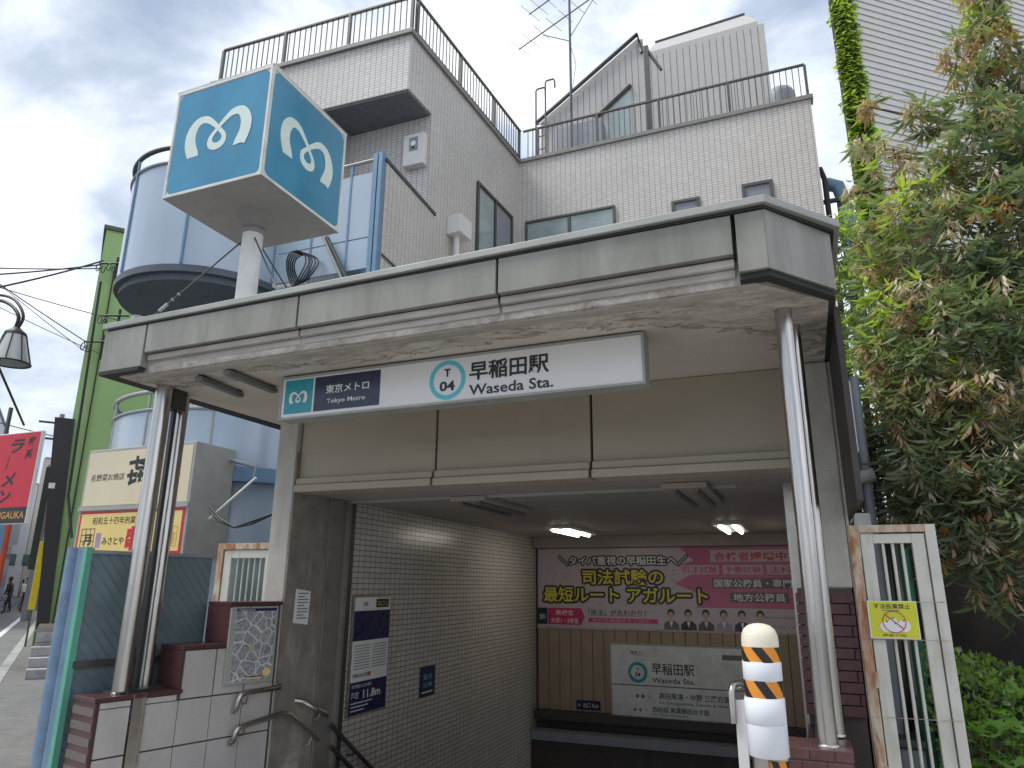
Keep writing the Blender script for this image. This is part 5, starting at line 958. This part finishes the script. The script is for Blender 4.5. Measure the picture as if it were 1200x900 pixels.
def rv(): 
    while True:
        v = Vector((random.uniform(-1, 1), random.uniform(-1, 1), random.uniform(-1, 1)))
        if .05 < v.length < 1: return v
def make_foliage(root, leaves, mats, nshow=0, name='foliage', vis=True):
    """leaves: (M4, geo, matindex); nearest nshow become single leaf objects that share meshes, rest one mesh"""
    leaves.sort(key=lambda q: (q[0].translation-CAMP).length/q[1][0][-1][0]) if nshow else None
    cache = {}
    step = 1
    for M4, geo, mi in leaves[:nshow]:
        key = (id(geo), mi)
        if key not in cache:
            me = bpy.data.meshes.new('leaf'); me.from_pydata(geo[0], [], geo[1]); me.materials.append(mats[mi]); [setattr(p, 'use_smooth', True) for p in me.polygons]; cache[key] = me
        place(cache[key], root, M4, 'leaf')
    rest = leaves[nshow:]; V = []; Fs = []; mis = []
    for M4, geo, mi in rest:
        b = len(V); V += [tuple(M4 @ Vector(v)) for v in geo[0]]; Fs += [tuple(b+i for i in f) for f in geo[1]]; mis += [mi]*len(geo[1])
    me = bpy.data.meshes.new(name); me.from_pydata(V, [], Fs); [me.materials.append(m) for m in mats]; me.polygons.foreach_set('material_index', mis); me.polygons.foreach_set('use_smooth', [True]*len(Fs))
    return link(name, me, root, kind='stuff')
GEO = [leafgeo(1, .095, .02, .25), leafgeo(1, .11, .03, .5), leafgeo(1, .08, .02, .3)]
def sc(geo, s): return ([tuple(c*s for c in v) for v in geo[0]], geo[1])
SG = [sc(GEO[i % 3], s) for i, s in enumerate((.10, .13, .155, .18, .085, .07))]
def blob(px, py, Y, rx, rz, n, kind, L_=None, ry=None):
    return (at(px, py, 'Y', Y), rx, ry or rx, rz, n, kind)
def tree(label, name, blobs, trunk, mats, nshow, seed, category='tree'):
    random.seed(seed); T = thing(name, label, category, trunk[0]); leaves = []; tw = MB()
    MB().tube(trunk, [.11-.02*i for i in range(len(trunk))], 12).build('trunk', 'bark', T)
    for (c, rx, ry, rz, n, kind) in blobs:
        # limb to the blob
        s = min(trunk, key=lambda q: (Vector(q)-c).length); mid = Vector(s).lerp(c, .5)+rv()*.1; tw.tube([s, mid, c], [.03, .018, .008], 6)
        for k in range(int(n*1.25)):
            v = rv(); v = v.normalized()*(v.length**.45); p = c+Vector((v.x*rx, v.y*ry, v.z*rz)); 
            if random.random() < .25: tw.tube([c.lerp(p, .3), p], [.006, .003], 4)
            red = random.random() < kind[0]; m_ = random.choice(kind[1] if red else kind[2]); out_ = v.normalized(); nl = random.randint(10, 16) if red else random.randint(7, 11)
            for j in range(nl):
                a = random.uniform(0, 2*pi)
                if red: d = Vector((cos(a)*.5, sin(a)*.5, -random.uniform(.4, 1.5))); g_ = random.choice([SG[0], SG[4], SG[5]])
                else: d = Vector((cos(a), sin(a), random.uniform(-1.5, .1)))+out_*.4; g_ = random.choice([SG[0], SG[1], SG[2], SG[3]])
                pp = p+Vector((cos(a)*.02, sin(a)*.02, random.uniform(-.05, .05))); leaves.append((leaf_mat4(pp, d, random.uniform(-.9, .9)), g_, m_))
    tw.build('limbs', 'bark', T, kind='stuff'); make_foliage(T, leaves, mats, nshow); return T
mats1 = [LM[k] for k in ('g1', 'g2', 'g3', 'r1', 'r2', 'o1')]
RED = (.75, [3, 4, 4], [0, 2]); MIX = (.48, [3, 4, 5], [0, 1, 0]); GRN = (.28, [3, 4], [0, 1, 1, 0]); BRT = (.25, [5, 3], [2, 2, 0])
bl_ = [blob(1018, 125, 6.4, .06, .12, 9, RED), blob(1012, 172, 6.4, .10, .12, 12, RED), blob(1040, 185, 6.3, .18, .18, 22, RED), blob(1085, 135, 6.2, .16, .16, 22, MIX), blob(1122, 65, 6.1, .12, .2, 20, RED), blob(1145, 5, 6.1, .14, .25, 26, RED), blob(1150, 110, 6.0, .25, .3, 46, MIX), blob(1000, 228, 6.4, .10, .08, 10, RED), blob(1160, 180, 5.9, .42, .4, 80, GRN), blob(1095, 215, 6.0, .30, .26, 50, MIX), blob(1080, 245, 5.8, .3, .2, 40, RED), blob(1190, 260, 5.7, .4, .4, 80, MIX), blob(1130, 290, 5.8, .42, .36, 90, GRN), blob(1050, 290, 6.2, .34, .34, 60, MIX), blob(1030, 330, 6.0, .2, .2, 24, BRT), blob(1075, 360, 5.7, .28, .22, 40, RED), blob(1190, 370, 5.7, .45, .45, 95, GRN), blob(1120, 400, 5.6, .40, .36, 95, GRN), blob(1050, 390, 6.0, .28, .3, 46, MIX), blob(1035, 420, 5.8, .16, .16, 20, RED), blob(1150, 460, 5.5, .34, .24, 60, RED), blob(1080, 470, 5.7, .36, .32, 80, GRN), blob(1190, 520, 5.5, .4, .4, 90, MIX), blob(1110, 540, 5.5, .38, .3, 90, GRN), blob(1050, 520, 6.0, .28, .3, 50, MIX), blob(1150, 600, 5.4, .36, .26, 80, MIX), blob(1200, 620, 5.4, .3, .3, 50, GRN), blob(1090, 600, 5.6, .26, .2, 46, GRN), blob(1190, 120, 6.0, .2, .3, 30, GRN), blob(1160, -30, 6.1, .22, .3, 34, MIX), blob(1165, 50, 6.0, .2, .28, 34, MIX), blob(1205, 190, 5.9, .3, .3, 40, GRN), blob(1040, 590, 6.2, .2, .3, 30, GRN), blob(1260, 260, 5.8, .45, .8, 90, MIX), blob(1260, 450, 5.6, .5, .9, 110, MIX), blob(1120, 655, 5.4, .2, .12, 22, MIX), blob(1185, 690, 5.4, .25, .14, 26, GRN)]
tree('large tree with drooping russet young leaves right of the entrance', 'broadleaf_tree', bl_, [(2.3, 6.3, 0), (2.25, 6.25, 1.2), (2.15, 6.2, 2.4), (2.2, 6.15, 3.6), (2.3, 6.2, 4.8)], mats1, 290, 4)
b2 = [blob(995, 290, 8.2, .35, .5, 60, (0, [2], [2, 2, 0])), blob(1010, 350, 8.0, .5, .5, 90, (0, [2], [2, 0, 1])), blob(1005, 420, 8.0, .3, .5, 60, (0, [2], [2, 0, 0])), blob(1030, 480, 7.9, .5, .6, 90, (0, [2], [2, 2, 0])), blob(1035, 560, 7.8, .4, .6, 80, (0, [2], [2, 0, 1])), blob(1080, 300, 8.3, .9, .8, 120, (0, [2], [0, 1, 1])), blob(1130, 420, 8.3, 1.0, .9, 140, (0, [2], [1, 1, 0])), blob(1110, 560, 8.0, 1.0, .8, 120, (0, [2], [1, 1, 0]))]
tree('yellow-green lit tree glimpsed behind the russet tree beside the canopy', 'leafy_tree', b2, [(2.0, 8.3, 0), (1.9, 8.25, 1.5), (1.7, 8.2, 3.0), (1.6, 8.2, 4.2)], mats1, 0, 9)
# hedge
random.seed(31); hg = thing('hedge', 'bright clipped hedge at the foot of the right tree', 'hedge', (2, 5.9, 0)); lv = []; hs_ = [sc(g_, .35) for g_ in (SG[1], SG[2])]
hs_ = [sc(leafgeo(1, .3, .06, .2), s) for s in (.035, .045, .05)]
for k in range(13000):
    x = random.uniform(.62, 3.4); y = random.uniform(5.2, 6.3); topz = .97+.10*sin(x*3.1)+.07*sin(x*7.3+y*4)+.04*random.random()
    z = topz*(1-random.random()**3*.9) if random.random() < .5 else random.uniform(.2, topz)
    if z < topz-.15: y = 5.2+.10*random.random()+.06*sin(x*6+z*5)
    lv.append((leaf_mat4(Vector((x, y, z)), rv()+Vector((0, -.6, .5)), random.uniform(-1, 1)), random.choice(hs_), random.choice([0, 0, 1])))
make_foliage(hg, lv, [LM['hd'], LM['g1']], 0); sb_ = MB()
for k in range(60): x = random.uniform(.7, 3.3); sb_.tube([(x, 5.85, 0), (x+random.uniform(-.1, .1), 5.8, .5), (x+random.uniform(-.2, .2), 5.8, .9)], [.012, .008, .004], 5)
sb_.build('stems', 'bark', hg, kind='stuff'); MB().box(.68, 3.4, 5.40, 6.2, 0, .80).build('inner_shade', pm('hedge_shade', (.02, .03, .012), .95, var=.4, bst=.8), hg)  # near-black filler box: the hedge's inner shade put in as colour
# lobed-leaf plant in front
random.seed(8); mp_ = thing('maple_seedling', 'low plant with large star-shaped green leaves before the hedge', 'plant', (1.05, 4.95, 0))
def lobed(s):
    P = []
    for k in range(5):
        a = radians(-130+65*k)+pi/2*0; P.append((a, 1.0 if k == 2 else .85 if k in (1, 3) else .6)); 
        if k < 4: P.append((a+radians(32.5), .38))
    V = [(0, 0, 0)]+[(s*(r*cos(a)+.25), s*r*sin(a), -.12*s*r*r) for a, r in P]; return V, [(0, i, i+1) for i in range(1, len(P))]
LB = [lobed(.075), lobed(.095), lobed(.06)]; lv = []; stm = MB()
for k in range(75):
    x = .70+random.random()*.42; y = random.uniform(4.75, 5.05); z = random.uniform(.42, .84); p = Vector((x, y, z)); lv.append((leaf_mat4(p, Vector((random.uniform(-1, 1), -.6, random.uniform(-.4, .3))), random.uniform(-.5, .5)) @ Matrix.Rotation(random.uniform(-.6, .6), 4, 'Z'), random.choice(LB), 0)); stm.tube([(x*.7+.3, 5.05, 0), (x*.9+.1, 5.0, z*.6), p], .003, 4)
make_foliage(mp_, lv, [leafmat('leaf_lobed', (.16, .30, .07), (.24, .40, .10), .4, .3)], 75); stm.build('stems', 'bark', mp_, kind='stuff')
# ivy on the corner of the right building
random.seed(41); iv = thing('ivy_column', 'bright green ivy climbing the left corner of the sided building', 'climbing plant', (1.15, 9.0, 0)); lv = []; gi = [sc(leafgeo(1, .42, .05, .25), s) for s in (.06, .08, .1)]
for k in range(9000):
    z = random.uniform(3.2, 11.5); w = random.random(); bul = .05+.05*sin(z*2.3)+.04*sin(z*5.1); x = 1.02+w*.30; y = 9.0-bul*math.sin(pi*w)-random.random()*.06
    if sin(z*1.7+w*6)+sin(z*3.1-w*3) > 1.35 and random.random() < .7: continue
    lv.append((leaf_mat4(Vector((x+.02*sin(z*9), y, z)), Vector((random.uniform(-.6, .6), -.7, -.9)), random.uniform(-.6, .6)), random.choice(gi), random.choice([0, 0, 0, 1])))
make_foliage(iv, lv, [LM['iv'], LM['g1']], 0); MB().box(1.05, 1.29, 9.0, 9.3, 0, 12).build('support_pier', 'darkwall', iv)
print('objects', len(bpy.data.objects))
